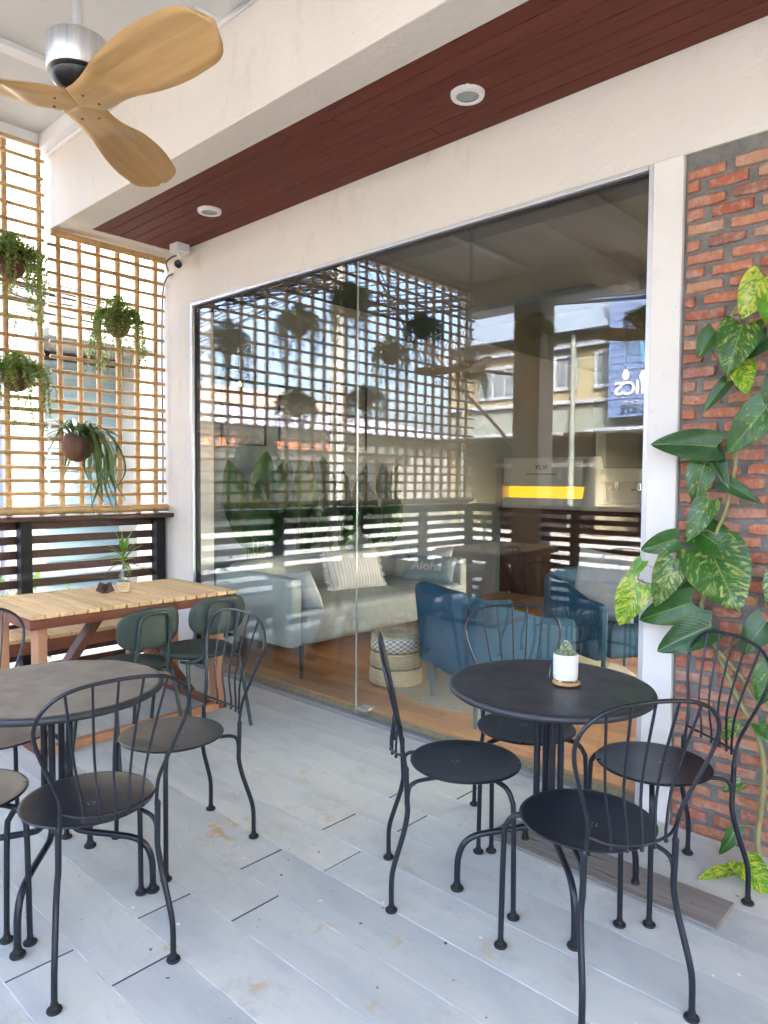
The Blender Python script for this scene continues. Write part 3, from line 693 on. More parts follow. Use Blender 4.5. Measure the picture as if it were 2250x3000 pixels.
# ------------------------------------------------------------------ steel bistro chairs and tables
def make_chair():
    e = empty('bistro_chair', (0, 0, 0), 0, 'x', 'chair', 'charcoal steel bistro chairs')
    m = MB(); n = 48; R0 = .197
    prof = [(0, .437), (.10, .4385), (.17, .4425), (.192, .4445), (.197, .447), (.1985, .4495), (.196, .4525), (.188, .4525), (.17, .450), (.10, .4465), (0, .4455)]
    m.lathe(prof, n)
    for v in range(len(m.v)):
        x, y, z = m.v[v]; r = math.hypot(x, y); k = 1.0 + (.03 * (y / R0) if y > 0 else 0); m.v[v] = (x * k, y * (1.03 if y > 0 else .97), z)
    for a in range(5):
        q = a * 2 * pi / 5; m.lathe([(0, .4462), (.0028, .4462)], 8, (.011 * math.cos(q), .011 * math.sin(q) - .03, .0006), 1)
    m.build('seat', ['charcoal_steel', 'seat_specks'], e, True, angle=50)
    # hoop of the back
    lean = lambda z: -.212 - .095 * max(0, (z - .46) / .435) ** 1.15
    half = [(.138, .44), (.136, .50), (.139, .56), (.160, .62), (.188, .69), (.208, .75), (.212, .795), (.196, .838), (.155, .873), (.095, .891), (.0, .897)]
    pts = [(-x, lean(z), z) for x, z in half] + [(x, lean(z), z) for x, z in half[-2::-1]]
    m = MB(); m.tube(spline(pts, 5), .0058, 12); m.build('back_hoop', 'charcoal_steel', e, True)
    arc = [(.137, -.218, .523), (.10, -.243, .512), (.05, -.257, .506), (0, -.262, .504)]
    ap = arc + [(-x, y, z) for x, y, z in arc[-2::-1]]
    m = MB(); m.tube(spline(ap, 5), .0042, 10); m.build('back_rail', 'charcoal_steel', e, True)
    hz = {0: .897, 1: .8915, 2: .872}
    for i in (-2, -1, 0, 1, 2):
        xb = i * .042; xt = i * .070; zt = {0: .896, 1: .8935, 2: .880}[abs(i)]
        zb = {0: .504, 1: .505, 2: .510}[abs(i)]; yb = {0: -.262, 1: -.258, 2: -.247}[abs(i)]
        p = [(xb, yb, zb - .012), (xb, yb, zb + .03), (xb + (xt - xb) * .35, yb + (lean(.65) - yb) * .55, .66), (xt, lean(zt), zt)]
        m = MB(); m.tube(spline(p, 4), .0040, 8); m.lathe([(0, -.019), (.005, -.017), (.006, -.012), (.0044, -.006)], 10, (xb, yb, zb)); m.build('spindle', 'charcoal_steel', e, True)
    def foot(leg, x, y):
        f = MB(); f.lathe([(0, 0), (.019, 0), (.021, .004), (.020, .008), (.0118, .0115), (.0102, .016), (.0102, .024)], 18, (x, y, 0)); f.build('foot', 'rubber', leg, True)
    for s in (-1, 1):
        p = [(s * .14, -.214, .478), (s * .14, -.213, .43), (s * .140, -.210, .36), (s * .143, -.209, .325), (s * .149, -.219, .27), (s * .157, -.240, .20), (s * .163, -.256, .145), (s * .166, -.262, .10), (s * .167, -.262, .015)]
        m = MB(); m.tube(spline(p, 5), .0090, 12); m.lathe([(.0092, .47), (.0098, .476), (.006, .484)], 12, (s * .14, -.214, 0))
        lg = m.build('rear_leg', 'charcoal_steel', e, True); foot(lg, s * .167, -.262)
        p = [(s * .06, .05, .431), (s * .13, .092, .431), (s * .175, .120, .424), (s * .198, .134, .395), (s * .206, .139, .34), (s * .211, .142, .015)]
        m = MB(); m.tube(spline(p, 6), .0089, 12); lg = m.build('front_leg', 'charcoal_steel', e, True); foot(lg, s * .211, .142)
        p = [(s * .085, -.02, .431), (s * .115, -.13, .432), (s * .131, -.18, .428), (s * .138, -.202, .412), (s * .140, -.2085, .375)]
        m = MB(); m.tube(spline(p, 5), .0068, 10); m.build('brace', 'charcoal_steel', e, True)
    m = MB(); m.tube([(-.062, .05, .431), (.062, .05, .431)], .0112, 10); m.tube([(-.086, -.02, .431), (.086, -.02, .431)], .009, 10); m.build('under_frame', 'charcoal_steel', e, True)
    return e
chair = make_chair(); first = [True]
def put_chair(x, y, deg, label):
    o = chair if first[0] else copy_tree(chair); first[0] = False
    place(o, (x, y, 0), rad(deg - 90), label)
put_chair(-.945, 1.925, 147.6, 'dark steel chair nearest the camera at the cactus table, its back towards the viewer')
put_chair(-1.475, 2.025, 44, 'dark steel chair seen from the side on the open floor left of the cactus table')
put_chair(-1.50, 2.485, -46, 'dark steel chair between the cactus table and the shop window')
put_chair(-.97, 2.485, -125.7, 'dark steel chair in front of the brick wall and its vine')
put_chair(-2.145, .965, 171, 'dark steel chair nearest the camera at the empty left table, seen from behind')
put_chair(-2.465, 1.45, -93, 'dark steel chair with tall back beside the green chairs')
put_chair(-2.47, .69, 88, 'dark steel chair cut off by the photo edge, seat just below the left tabletop')
put_chair(-2.97, .97, 0, 'dark steel chair on the far side of the left round table, facing the viewer')

def make_table():
    e = empty('round_table', (0, 0, 0), 0, 'x', 'table', 'round charcoal steel tables')
    m = MB(); m.lathe([(0, .736), (.30, .737), (.335, .7385), (.345, .7385), (.352, .735), (.3555, .7275), (.354, .719), (.347, .714), (.338, .716), (.335, .724), (.32, .7275), (0, .7285)], 72); m.build('tabletop', 'charcoal_top', e, True, angle=50)
    for k in range(4):
        a = rad(45 + 90 * k); c, s_ = math.cos(a), math.sin(a)
        P = lambda r, z, t=0: (c * r - s_ * t, s_ * r + c * t, z)
        p = [P(.05, .725), P(.043, .60), P(.043, .34), P(.046, .27), P(.062, .235), P(.10, .222), P(.20, .207), P(.262, .193), P(.300, .165), P(.318, .12), P(.322, .07), P(.322, .012)]
        m = MB(); m.tube(spline(p, 5), .0112, 12); lg = m.build('leg', 'charcoal_steel', e, True)
        f = MB(); x, y, _ = P(.322, 0); f.lathe([(0, 0), (.021, 0), (.0235, .004), (.0225, .010), (.0145, .0135), (.0125, .028)], 18, (x, y, 0)); f.build('foot', 'rubber', lg, True)
    m = MB(); m.box(-.2, .2, -.014, .014, .712, .7284); m.box(-.014, .014, -.2, .2, .7115, .7279); m.lathe([(.0, .30), (.05, .30), (.056, .305), (.056, .318), (.05, .323), (0, .323)], 24); m.lathe([(.0, .25), (.04, .25), (.04, .262), (0, .262)], 24); m.build('top_support', 'charcoal_steel', e, bevel=.002)
    return e
tb = make_table(); place(tb, (-1.235, 2.205, 0), 0, 'round charcoal steel table carrying a small potted cactus')
t2 = copy_tree(tb); place(t2, (-2.455, .995, 0), rad(2), 'empty round charcoal steel table cut by the left edge of the photo')

# cactus in its pot
e = empty('potted_cactus', (-1.200, 2.249, .739), rad(20), 'small cactus in a white round pot with paper tag on a wooden saucer', 'cactus')
m = MB(); m.lathe([(0, 0), (.044, 0), (.0475, .003), (.0475, .009), (.044, .011), (.034, .0095), (0, .0095)], 40, (.004, -.004, 0)); m.build('saucer', 'saucer_wood', e, True)
m = MB()
for k in range(3): m.lathe([(0, .0095), (.006, .0095), (.006, .016), (0, .016)], 10, (.028 * math.cos(k * 2.1), .028 * math.sin(k * 2.1), 0))
m.lathe([(0, .0155), (.037, .0155), (.0415, .019), (.043, .030), (.0435, .10), (.0425, .106), (.0385, .106), (.0375, .098), (.0375, .095), (0, .095)], 40); m.build('pot', 'pot_white', e, True)
m = MB(); m.lathe([(0, .0955), (.0373, .0955)], 24); m.build('soil', 'soil', e)
m = MB()
def ball(c, r, sz=1.15, ribs=13):
    n = ribs * 4; pr = [(r * math.sin(pi * i / 12), -r * sz * math.cos(pi * i / 12)) for i in range(13)]; o = len(m.v); m.lathe(pr, n, c)
    for i in range(o, len(m.v)):
        x, y, z = m.v[i]; dx, dy = x - c[0], y - c[1]; a = math.atan2(dy, dx); k = 1 + .10 * math.cos(ribs * a); m.v[i] = (c[0] + dx * k, c[1] + dy * k, z)
ball((0, .002, .122), .020, 1.3); ball((-.019, -.006, .108), .012); ball((.019, -.004, .109), .013); ball((.003, -.021, .107), .011); ball((.007, .018, .112), .012); ball((-.006, -.014, .117), .011)
cb = m.build('cactus', 'cactus_skin', e, True, angle=0)
m = MB(); rs_ = random.Random(2)
for v in cb.data.vertices:
    if rs_.random() < .16 and v.co.z > .1:
        d = (v.co - Vector((0, 0, .112))).normalized(); t = d.cross(Vector((0, 0, 1))).normalized() * .0007
        m.add([v.co - t, v.co + t, v.co + d * .007], [(0, 1, 2)])
m.build('spines', 'thread_white', cb)
m = MB(); m.add([(-.048, -.036, .0185), (-.028, -.047, .0185), (-.0265, -.0425, .068), (-.049, -.036, .0188), (-.029, -.0475, .0188), (-.0273, -.043, .0683)], [(0, 1, 2), (3, 5, 4)])
m.v = [tuple(Matrix.Rotation(rad(-48), 4, 'Z') @ Vector(v)) for v in m.v]; m.build('paper_tag', 'paper', e)

# ------------------------------------------------------------------ slatted wood tables and benches, green chairs
def make_wood_table():
    e = empty('wooden_table', (0, 0, 0), 0, 'x', 'table', 'slatted wooden tables')
    W2, L2, T = .375, .628, .752
    m = MB(); n = 17; p = (2 * L2) / n
    for k in range(n):
        y = -L2 + p * k + .005; j = rp.uniform(-.004, .002); m.box(-W2 - .004 + j, W2 + .004 + j, y, y + p - .010, T - .022 + rp.uniform(-.0008, .0008), T + rp.uniform(-.0008, .0008))
    m.build('tabletop', 'table_top_wood', e, bevel=.002)
    m = MB(); zt = T - .0245
    m.box(W2 - .022, W2, -L2, L2, zt - .05, zt); m.box(-W2, -W2 + .022, -L2, L2, zt - .05, zt); m.box(-W2 + .0225, W2 - .0225, -L2, -L2 + .022, zt - .05, zt); m.box(-W2 + .0225, W2 - .0225, L2 - .022, L2, zt - .05, zt); m.box(-.03, .03, -L2 + .0225, L2 - .0225, zt - .05, zt - .001)
    m.build('apron', 'table_fascia', e, bevel=.002)
    for sx in (-1, 1):
        for sy in (-1, 1):
            m = MB(); m.box(sx * .27 - .0475, sx * .27 + .0475, sy * .545 - .025, sy * .545 + .025, .034, zt - .0505); m.build('leg', 'table_leg_wood', e, bevel=.004)
    for sy in (-1, 1):
        m = MB(); m.box(-.34, .34, sy * .545 - .03, sy * .545 + .03, 0, .0335); m.build('foot_rail', 'table_fascia', e, bevel=.003)
    m = MB(); m.box(.30, .345, -.514, .514, 0, .045); m.build('stretcher', 'table_leg_wood', e, bevel=.003)
    for sy in (-1, 1):
        m = MB(); m.beam((.02 * sy, sy * .06, zt - .055), (.02 * sy, sy * .50, .06), .045, .085, (1, 0, 0)); m.build('brace', 'brace_wood', e, bevel=.003)
    return e
wt = make_wood_table(); place(wt, (-4.085, 2.008, 0), 0, 'slatted pale wood table standing by the railing with two green chairs')
w2 = copy_tree(wt); place(w2, (-4.22, -.30, 0), 0, 'slatted wood table in the street corner of the terrace, seen in the window reflection')
def make_bench():
    e = empty('wooden_bench', (0, 0, 0), 0, 'x', 'bench', 'slatted wooden benches')
    W2, L2, T = .185, .64, .452; m = MB(); n = 9; p = 2 * L2 / n
    for k in range(n): m.box(-W2, W2, -L2 + p * k + .006, -L2 + p * (k + 1) - .006, T - .022, T + rp.uniform(-.001, .001))
    m.build('seat', 'table_top_wood', e, bevel=.002)
    m = MB(); m.box(W2 - .022, W2 - .001, -L2, L2, T - .10, T - .0225); m.box(-W2 + .001, -W2 + .022, -L2, L2, T - .10, T - .0225); m.build('apron', 'table_fascia', e, bevel=.002)
    for sy in (-1, 1):
        for sx in (-1, 1):
            m = MB(); m.box(sx * .13 - .03, sx * .13 + .03, sy * .5 - .025, sy * .5 + .025, 0, T - .0225); m.build('leg', 'table_leg_wood', e, bevel=.003)
    return e
bn = make_bench(); place(bn, (-4.76, 2.03, 0), 0, 'slatted wooden bench between the pale wood table and the railing')
b2 = copy_tree(bn); place(b2, (-4.85, -.30, 0), 0, 'slatted wooden bench in the street corner, seen only as a reflection')

def make_green():
    e = empty('padded_chair', (0, 0, 0), 0, 'x', 'chair', 'green padded chairs at the wooden table')
    m = MB(); m.lathe([(0, .43), (.185, .432), (.205, .44), (.212, .452), (.207, .466), (.185, .474), (.10, .478), (0, .479)], 48, sx=1.0, sy=.95); m.build('seat', 'green_pad', e, True, angle=0)
    # oval back pad, gently wrapped round the sitter
    m = MB(); NU, NV = 40, 14; vs = []
    def pt(a, k, side):
        hw, hh = .192, .108; c, s_ = math.cos(a), math.sin(a); ex = .72
        x = hw * k * (abs(c) ** ex) * (1 if c >= 0 else -1); z = hh * k * (abs(s_) ** ex) * (1 if s_ >= 0 else -1)
        th = .016 * (1 - k ** 6) ** .5
        return (x, -.235 + .9 * x * x - .06 * z + side * th, .685 + z)
    for side in (-1, 1):
        o = len(m.v); vs = [pt(0, 0, side)]; fs = []
        ks = [.25, .5, .7, .85, .94, .985, 1.0]
        for k in ks:
            for j in range(NU): vs.append(pt(2 * pi * j / NU, k, side))
        for j in range(NU): fs.append((0, 1 + j, 1 + (j + 1) % NU))
        for i in range(len(ks) - 1):
            for j in range(NU): a, b = 1 + i * NU + j, 1 + i * NU + (j + 1) % NU; fs.append((a, a + NU, b + NU, b))
        m.add(vs, fs if side < 0 else [f[::-1] for f in fs])
    m.build('backrest', 'green_pad', e, True, angle=0)
    p = [(-.175, -.10, .425), (-.155, -.17, .43), (-.11, -.215, .46), (-.098, -.238, .56), (-.095, -.252, .68), (-.080, -.258, .745), (-.04, -.262, .765)]
    p = p + [(0, -.262, .768)] + [(-x, y, z) for x, y, z in p[::-1]]
    m = MB(); m.tube(spline(p, 5), .009, 12); m.build('back_frame', 'green_steel', e, True)
    for sx in (-1, 1):
        m = MB(); m.tube(spline([(sx * .10, -.10, .426), (sx * .165, -.155, .418), (sx * .178, -.175, .38), (sx * .205, -.245, .0)], 5), .0105, 12); m.build('rear_leg', 'green_steel', e, True)
        m = MB(); m.tube(spline([(sx * .10, .08, .426), (sx * .16, .125, .418), (sx * .172, .14, .38), (sx * .19, .195, .0)], 5), .0105, 12); m.build('front_leg', 'green_steel', e, True)
    return e
g = make_green(); place(g, (-3.545, 1.80, 0), rad(90 + 8), 'green padded chair at the wooden table, the one nearer the empty round table')
g2 = copy_tree(g); place(g2, (-3.60, 2.275, 0), rad(90 + 2), 'green padded chair at the wooden table, the one nearer the shop window')

# lucky bamboo in a glass bottle, one on each wooden table
def make_vase():
    e = empty('vase_plant', (0, 0, 0), 0, 'x', 'plant in vase', 'leafy cuttings in bottles on the wooden tables')
    m = MB(); m.lathe([(0, .003), (.034, .003), (.038, .02), (.041, .066), (.0385, .066), (.036, .02), (0, .008)], 28); m.build('basket', 'wicker', e, True)
    m = MB(); m.lathe([(0, .01), (.029, .01), (.031, .016), (.031, .085), (.026, .108), (.015, .128), (.0125, .150), (.015, .158), (.012, .158), (.0105, .15), (.013, .128), (.024, .107), (.029, .085), (.029, .018), (0, .014)], 28); m.build('bottle', 'clear_glass', e, True)
    m = MB(); m.lathe([(0, .0145), (.0285, .0185), (.0285, .07), (0, .07)], 24); m.build('water', 'water', e, True)
    m = MB(); m.tube(spline([(0, 0, .03), (.003, 0, .12), (0, 0, .20), (.002, .002, .26)]), .0058, 8); m.tube(spline([(.008, .004, .03), (.006, 0, .12), (.008, .004, .19)]), .004, 8); m.build('stem', 'young_stem', e, True)
    m = MB(); rr = random.Random(4)
    for k in range(22):
        a = k * 2.4 + rr.uniform(-.2, .2); z0 = .17 + .09 * (k / 22); L = rr.uniform(.13, .21) * (1.0 if k > 6 else .85); el = rad(rr.uniform(8, 35) + 50 * (k / 22) ** 1.5); w = rr.uniform(.008, .012)
        if k < 5: el = rad(rr.uniform(-10, 15))
        c, s_ = math.cos(a), math.sin(a); n = 8; vs = []
        for i in range(n + 1):
            t = i / n; d = L * t; r = d * math.cos(el); z = z0 + d * math.sin(el) - .35 * d * d / L * (.55 if el > .7 else 1)
            ww = w * math.sin(pi * min(1, .12 + .88 * t) ** .8) ; f = .004 * math.sin(pi * t)
            vs += [(c * r - s_ * ww, s_ * r + c * ww, z + f), (c * r, s_ * r, z - .001), (c * r + s_ * ww, s_ * r - c * ww, z + f)]
        m.add(vs, [q for i in range(n) for q in ((i * 3, i * 3 + 1, i * 3 + 4, i * 3 + 3), (i * 3 + 1, i * 3 + 2, i * 3 + 5, i * 3 + 4))])
    m.build('foliage', 'shoot_leaf', e, True, angle=0)
    return e
v = make_vase(); place(v, (-4.112, 2.083, .753), 0, 'leafy cutting in a small bottle and wicker holder on the pale wood table')
v2 = copy_tree(v); place(v2, (-4.11, .12, .753), rad(70), 'leafy cutting in a bottle on the corner table, seen in the window reflection')
m = MB(); m.beam((0, -.028, 0), (0, -.004, .055), .062, .003, (1, 0, 0)); m.beam((0, .028, 0), (0, .004, .055), .062, .003, (1, 0, 0))
o = m.build('table_card', 'fence_wood', None, loc=(-4.152, 1.985, .756)); o.rotation_euler = (0, 0, rad(-40)); tag(o, 'small dark folded table card standing beside the bottle plant', 'table card', 'cards on the wooden tables')
o2 = o.copy(); COL.objects.link(o2); o2.location = (-4.16, .0, .756); o2['label'] = 'small dark folded table card on the corner table, seen in the window reflection'

# ------------------------------------------------------------------ climbing vine on the bricks
PL = [((-0.92, 2.9, 1.592), (-1.149, 2.84, 1.62), .105, 0), ((-0.97, 2.92, 1.525), (-0.997, 2.88, 1.38), .088, 1), ((-0.762, 2.88, 2.211), (-0.814, 2.82, 2.08), .1, 2),
 ((-0.937, 2.9, 2.041), (-0.985, 2.86, 1.947), .063, 1), ((-0.833, 2.88, 2.046), (-0.857, 2.8, 1.883), .119, 1), ((-0.75, 2.9, 1.993), (-0.834, 2.86, 1.922), .069, 0),
 ((-0.845, 2.9, 1.911), (-0.797, 2.82, 1.801), .074, 2), ((-0.886, 2.9, 1.842), (-0.957, 2.85, 1.732), .043, 0), ((-0.743, 2.88, 1.732), (-0.851, 2.82, 1.575), .1, 1),
 ((-0.954, 2.92, 1.599), (-0.862, 2.86, 1.454), .053, 0), ((-0.886, 2.9, 1.454), (-0.758, 2.86, 1.389), .048, 0), ((-0.948, 2.92, 1.384), (-0.997, 2.84, 1.238), .076, 1),
 ((-1.061, 2.9, 1.222), (-1.191, 2.86, 1.174), .071, 1), ((-0.93, 2.9, 1.181), (-0.801, 2.78, 1.004), .187, 1), ((-0.987, 2.93, 1.253), (-0.822, 2.88, 1.176), .117, 1),
 ((-1.065, 2.88, 1.142), (-1.097, 2.8, 0.974), .098, 1), ((-1.195, 2.86, 1.029), (-1.261, 2.8, 0.871), .104, 2), ((-1.194, 2.88, 1.124), (-1.238, 2.84, 1.049), .043, 2),
 ((-0.997, 2.9, 0.971), (-1.183, 2.84, 0.886), .104, 1), ((-0.914, 2.88, 0.892), (-1.091, 2.8, 0.792), .112, 0), ((-0.726, 2.9, 0.934), (-0.788, 2.84, 0.818), .087, 0),
 ((-1.012, 2.93, 1.082), (-1.065, 2.9, 1.004), .061, 1), ((-0.795, 2.87, 0.135), (-0.825, 2.80, 0.045), .044, 1), ((-0.78, 2.736, 0.022), (-0.85, 2.638, 0.018), .046, 2),
 ((-0.744, 2.757, 0.06), (-0.644, 2.70, 0.02), .10, 2), ((-0.803, 2.92, 0.289), (-0.854, 2.88, 0.254), .038, 1), ((-0.825, 2.93, 0.519), (-0.869, 2.9, 0.442), .04, 1),
 ((-0.701, 2.9, 0.767), (-0.731, 2.86, 0.629), .079, 1), ((-0.729, 2.88, 2.135), (-0.685, 2.83, 1.987), .091, 2), ((-0.697, 2.9, 1.831), (-0.73, 2.86, 1.712), .088, 0),
 ((-0.669, 2.9, 1.118), (-0.697, 2.86, 0.982), .088, 1), ((-0.744, 2.92, 0.532), (-0.682, 2.88, 0.479), .041, 1)]
rv = random.Random(21)
for k in range(16):   # the vine runs on to the right, beyond the picture
    x = rv.uniform(-.40, .35); z = rv.uniform(.5, 2.3); L = rv.uniform(.12, .22)
    PL.append(((x, 2.91, z), (x + rv.uniform(-.12, .12), 2.84, z - L), L * .55, rv.choice((0, 1, 1, 2))))
ST = [[(-0.712, 2.87, .004), (-0.732, 2.90, 0.109), (-0.724, 2.93, 0.292), (-0.745, 2.93, 0.466), (-0.832, 2.93, 0.627), (-0.913, 2.93, 0.796), (-0.966, 2.93, 0.918), (-0.96, 2.93, 1.031), (-0.93, 2.93, 1.219), (-0.878, 2.93, 1.385), (-0.86, 2.93, 1.529), (-0.889, 2.93, 1.611), (-0.909, 2.93, 1.599)],
 [(-.5, 2.93, 2.1), (-.6, 2.92, 2.09), (-0.706, 2.91, 2.036), (-0.766, 2.91, 1.973), (-0.828, 2.91, 1.918), (-0.894, 2.91, 1.907), (-0.937, 2.91, 1.944), (-0.965, 2.91, 1.992)],
 [(-.55, 2.93, 2.3), (-0.712, 2.91, 2.272), (-0.787, 2.91, 2.185), (-0.866, 2.91, 2.12), (-0.914, 2.91, 2.03), (-0.939, 2.91, 2.007)],
 [(-.6, 2.93, 1.75), (-0.698, 2.91, 1.782), (-0.776, 2.91, 1.771), (-0.842, 2.91, 1.814), (-0.892, 2.91, 1.842)],
 [(-0.854, 2.91, 1.529), (-0.837, 2.91, 1.634), (-0.774, 2.91, 1.719), (-0.697, 2.91, 1.748), (-.5, 2.93, 1.8), (-.3, 2.93, 2.0), (-.1, 2.93, 2.3)],
 [(-0.907, 2.91, 0.8), (-0.811, 2.91, 0.708), (-0.711, 2.91, 0.604), (-.5, 2.93, .7), (-.2, 2.93, 1.1), (.1, 2.93, 1.3)],
 [(-0.959, 2.91, 0.922), (-1.027, 2.91, 0.969), (-1.103, 2.91, 1.018), (-1.181, 2.90, 1.029), (-1.217, 2.89, 1.045)],
 [(-0.957, 2.91, 1.015), (-1.014, 2.91, 1.14), (-1.052, 2.91, 1.203)],
 [(-0.71, 2.86, .01), (-0.74, 2.79, .03), (-0.77, 2.75, .03), (-.78, 2.736, .022)]]
vine = empty('climbing_vine', (-.72, 2.92, 0), 0, 'variegated green and yellow climbing vine with big heart leaves on the brick wall', 'climbing plant')
vinv = Matrix.Translation((.72, -2.92, 0))
m = MB()
for i, p in enumerate(ST):
    pts = spline(p, 6); r0 = .0105 if i == 0 else .0062; N = len(pts)
    m.tube([q + Vector((rv.uniform(-1, 1), rv.uniform(-1, 1), 0)) * .002 for q in pts], [r0 * (1 - .45 * j / N) * (1.25 if j % 7 == 3 else 1) for j in range(N)], 8)
allp = [q for p in ST for q in spline(p, 6)]
for b, t, w, k in PL:
    b = Vector(b); q = min(allp, key=lambda s_: (s_ - b).length)
    if (q - b).length < .3: m.tube(spline([q, (q + b) / 2 + Vector((0, -.01, .012)), b], 4), .0022, 6)
for q in allp[4:-4:5]:
    if rv.random() < .35: m.tube(spline([q, q + Vector((rv.uniform(-.05, .05), .02, rv.uniform(-.03, .06))), q + Vector((rv.uniform(-.10, .10), .04, rv.uniform(-.08, .10)))], 3), .0013, 5)
o = m.build('stem', 'vine_stem', vine, True); o.matrix_parent_inverse = vinv
m = MB()
def heart(m, b, t, w, mi, curl=.18, n0=Vector((.25, -1, .25)), NU=14, NV=5):
    b, t = Vector(b), Vector(t); ax = t - b; L = ax.length * 1.06; ax.normalize()
    n = (n0 + Vector((rv.uniform(-.25, .25), 0, rv.uniform(-.15, .3)))); n -= ax * n.dot(ax); n.normalize(); sd = ax.cross(n)
    if sd.x < 0: pass
    base = len(m.v); vs = []
    ph = rv.uniform(0, 6)
    for i in range(NU + 1):
        v = i / NU
        hw = (math.sin(pi * (.12 + .88 * v) ** .62) ** .72) * .62 * w if v < 1 else 0
        for j in range(-NV, NV + 1):
            u = j / NV
            back = .17 * L * (1.15 * abs(u) ** 1.3 - .35 * abs(u) ** 5) * max(0, 1 - v * 2.6)
            y = v * L - back
            fold = .26 * abs(u) * hw + .012 * w / .1 * math.sin(u * 4 + v * 5 + ph) * (.3 + abs(u)) * .25
            drop = -curl * L * v * v
            p = b + ax * y + sd * (u * hw) + n * (fold + drop)
            m.uv[base + len(vs)] = (.5 + u * .5 * (hw / (.62 * w + 1e-9)), v); vs.append(p)
    W = 2 * NV + 1
    m.add(vs, [(i * W + j, i * W + j + 1, (i + 1) * W + j + 1, (i + 1) * W + j) for i in range(NU) for j in range(2 * NV)], mi)
for b, t, w, k in PL: heart(m, b, t, w * rv.uniform(.98, 1.12), k, curl=rv.uniform(.08, .32), n0=Vector((.25, -1, .25)) if b[2] > .1 else Vector((.1, -.5, 1)))
o = m.build('foliage', ['pothos_dark', 'pothos_mid', 'pothos_light'], vine, True, angle=0); o.matrix_parent_inverse = vinv

# ------------------------------------------------------------------ hanging planters on the trellis and under the front beam
def trailing(seed, R0, H, strands, Lmax, nleaf):
    rr = random.Random(seed); e = empty('hanging_planter', (0, 0, 0), 0, 'x', 'hanging plant', 'hanging planters of trailing plants')
    m = MB(); m.lathe([(0, -.105), (.03, -.10), (.062, -.075), (.078, -.03), (.078, .01), (.066, .04), (.060, .038), (.07, .0), (0, .0)], 24)
    for i in range(len(m.v)):
        x, y, z = m.v[i]; k = 1 + .04 * math.sin(9 * math.atan2(y, x)) + rr.uniform(-.02, .02); m.v[i] = (x * k, y * k, z)
    m.build('coconut_shell', 'coconut_husk', e, True, angle=0)
    m = MB()
    def leaf(p, s_):
        a, b = rr.uniform(0, 6.28), rr.uniform(-.9, .9); d = Vector((math.cos(a) * math.cos(b), math.sin(a) * math.cos(b), math.sin(b))); u = d.orthogonal().normalized(); q = Matrix.Rotation(rr.uniform(0, 6.28), 3, d); u = q @ u
        m.add([p - d * s_, p + u * s_ * .55, p + d * s_, p - u * s_ * .55], [(0, 1, 2, 3)])
    for k in range(nleaf):
        a = rr.uniform(0, 6.28); el = rr.uniform(-.35, 1) * pi / 2; r = R0 * rr.uniform(.45, 1.0) * (1 + .25 * math.sin(a * 3 + seed))
        p = Vector((r * math.cos(a) * math.cos(el), r * math.sin(a) * math.cos(el), .02 + H * math.sin(el) * rr.uniform(.4, 1)))
        leaf(p, rr.uniform(.007, .013))
    sm = MB()
    for k in range(strands):
        a = rr.uniform(0, 6.28); L = Lmax * rr.uniform(.25, 1) ** 1.3; r = R0 * rr.uniform(.6, 1.05)
        p0 = Vector((.05 * math.cos(a), .05 * math.sin(a), .03)); p1 = Vector((r * math.cos(a), r * math.sin(a), .05)); p2 = p1 + Vector((.03 * math.cos(a), .03 * math.sin(a), -.08)); p3 = p2 + Vector((rr.uniform(-.04, .04), rr.uniform(-.04, .04), -L))
        P = spline([p0, p1, p2, (p2 + p3) / 2 + Vector((rr.uniform(-.02, .02), rr.uniform(-.02, .02), 0)), p3], 5); sm.tube(P, .0012, 4)
        n = int(26 + L * 190)
        for j in range(n):
            t = j / n; q = P[min(int(t * (len(P) - 1)), len(P) - 2)]; q2 = P[min(int(t * (len(P) - 1)) + 1, len(P) - 1)]; f = t * (len(P) - 1) % 1
            leaf(q.lerp(q2, f) + Vector((rr.uniform(-1, 1), rr.uniform(-1, 1), rr.uniform(-1, 1))) * .013 * (1.2 - .7 * t), rr.uniform(.007, .013) * (1.1 - .4 * t))
    m.build('foliage', 'trailing_leaf', e, True, angle=0); sm.build('stem', 'young_stem', e, True)
    h = MB(); h.tube(spline([(.075, 0, .01), (.03, 0, .16), (-.02, 0, .30), (-.05, 0, .33)]), .0012, 5); h.tube(spline([(-.07, 0, .01), (-.06, 0, .16), (-.05, 0, .33)]), .0012, 5); h.build('hanging_wire', 'cable', e, True)
    return e
XH = XL + .125
pA = trailing(1, .15, .13, 60, .42, 1500); pA.scale = (1.22,) * 3; place(pA, (XH + .03, 1.79, 2.90), 0, 'bushy trailing plant on the trellis, highest at the left photo edge, strands hanging longest')
pB = trailing(2, .145, .15, 54, .36, 1300); pB.scale = (1.15,) * 3; place(pB, (XH, 2.545, 2.625), 0, 'trailing plant in a brown coconut shell near the security camera')
pC = trailing(3, .16, .11, 56, .34, 1500); pC.scale = (1.15,) * 3; place(pC, (XH + .02, 1.815, 2.15), .5, 'trailing plant on the trellis at the left photo edge, straight below the bushiest one')
for i, (src, y, z, rz, lb) in enumerate(((pA, 1.10, 3.25, 1.1, 'trailing plant high on the trellis, mirrored near the top of the window seam'), (pB, .50, 2.80, 2.2, 'trailing plant mirrored in the glass just right of the window seam'),
                         (pC, .88, 2.28, .3, 'trailing plant mirrored on the window seam at picture frame height'), (pA, -.02, 3.15, 3.0, 'trailing plant mirrored high in the glass beside the reflected trellis corner'))):
    place(copy_tree(src), (XH, y, z), rz, lb)
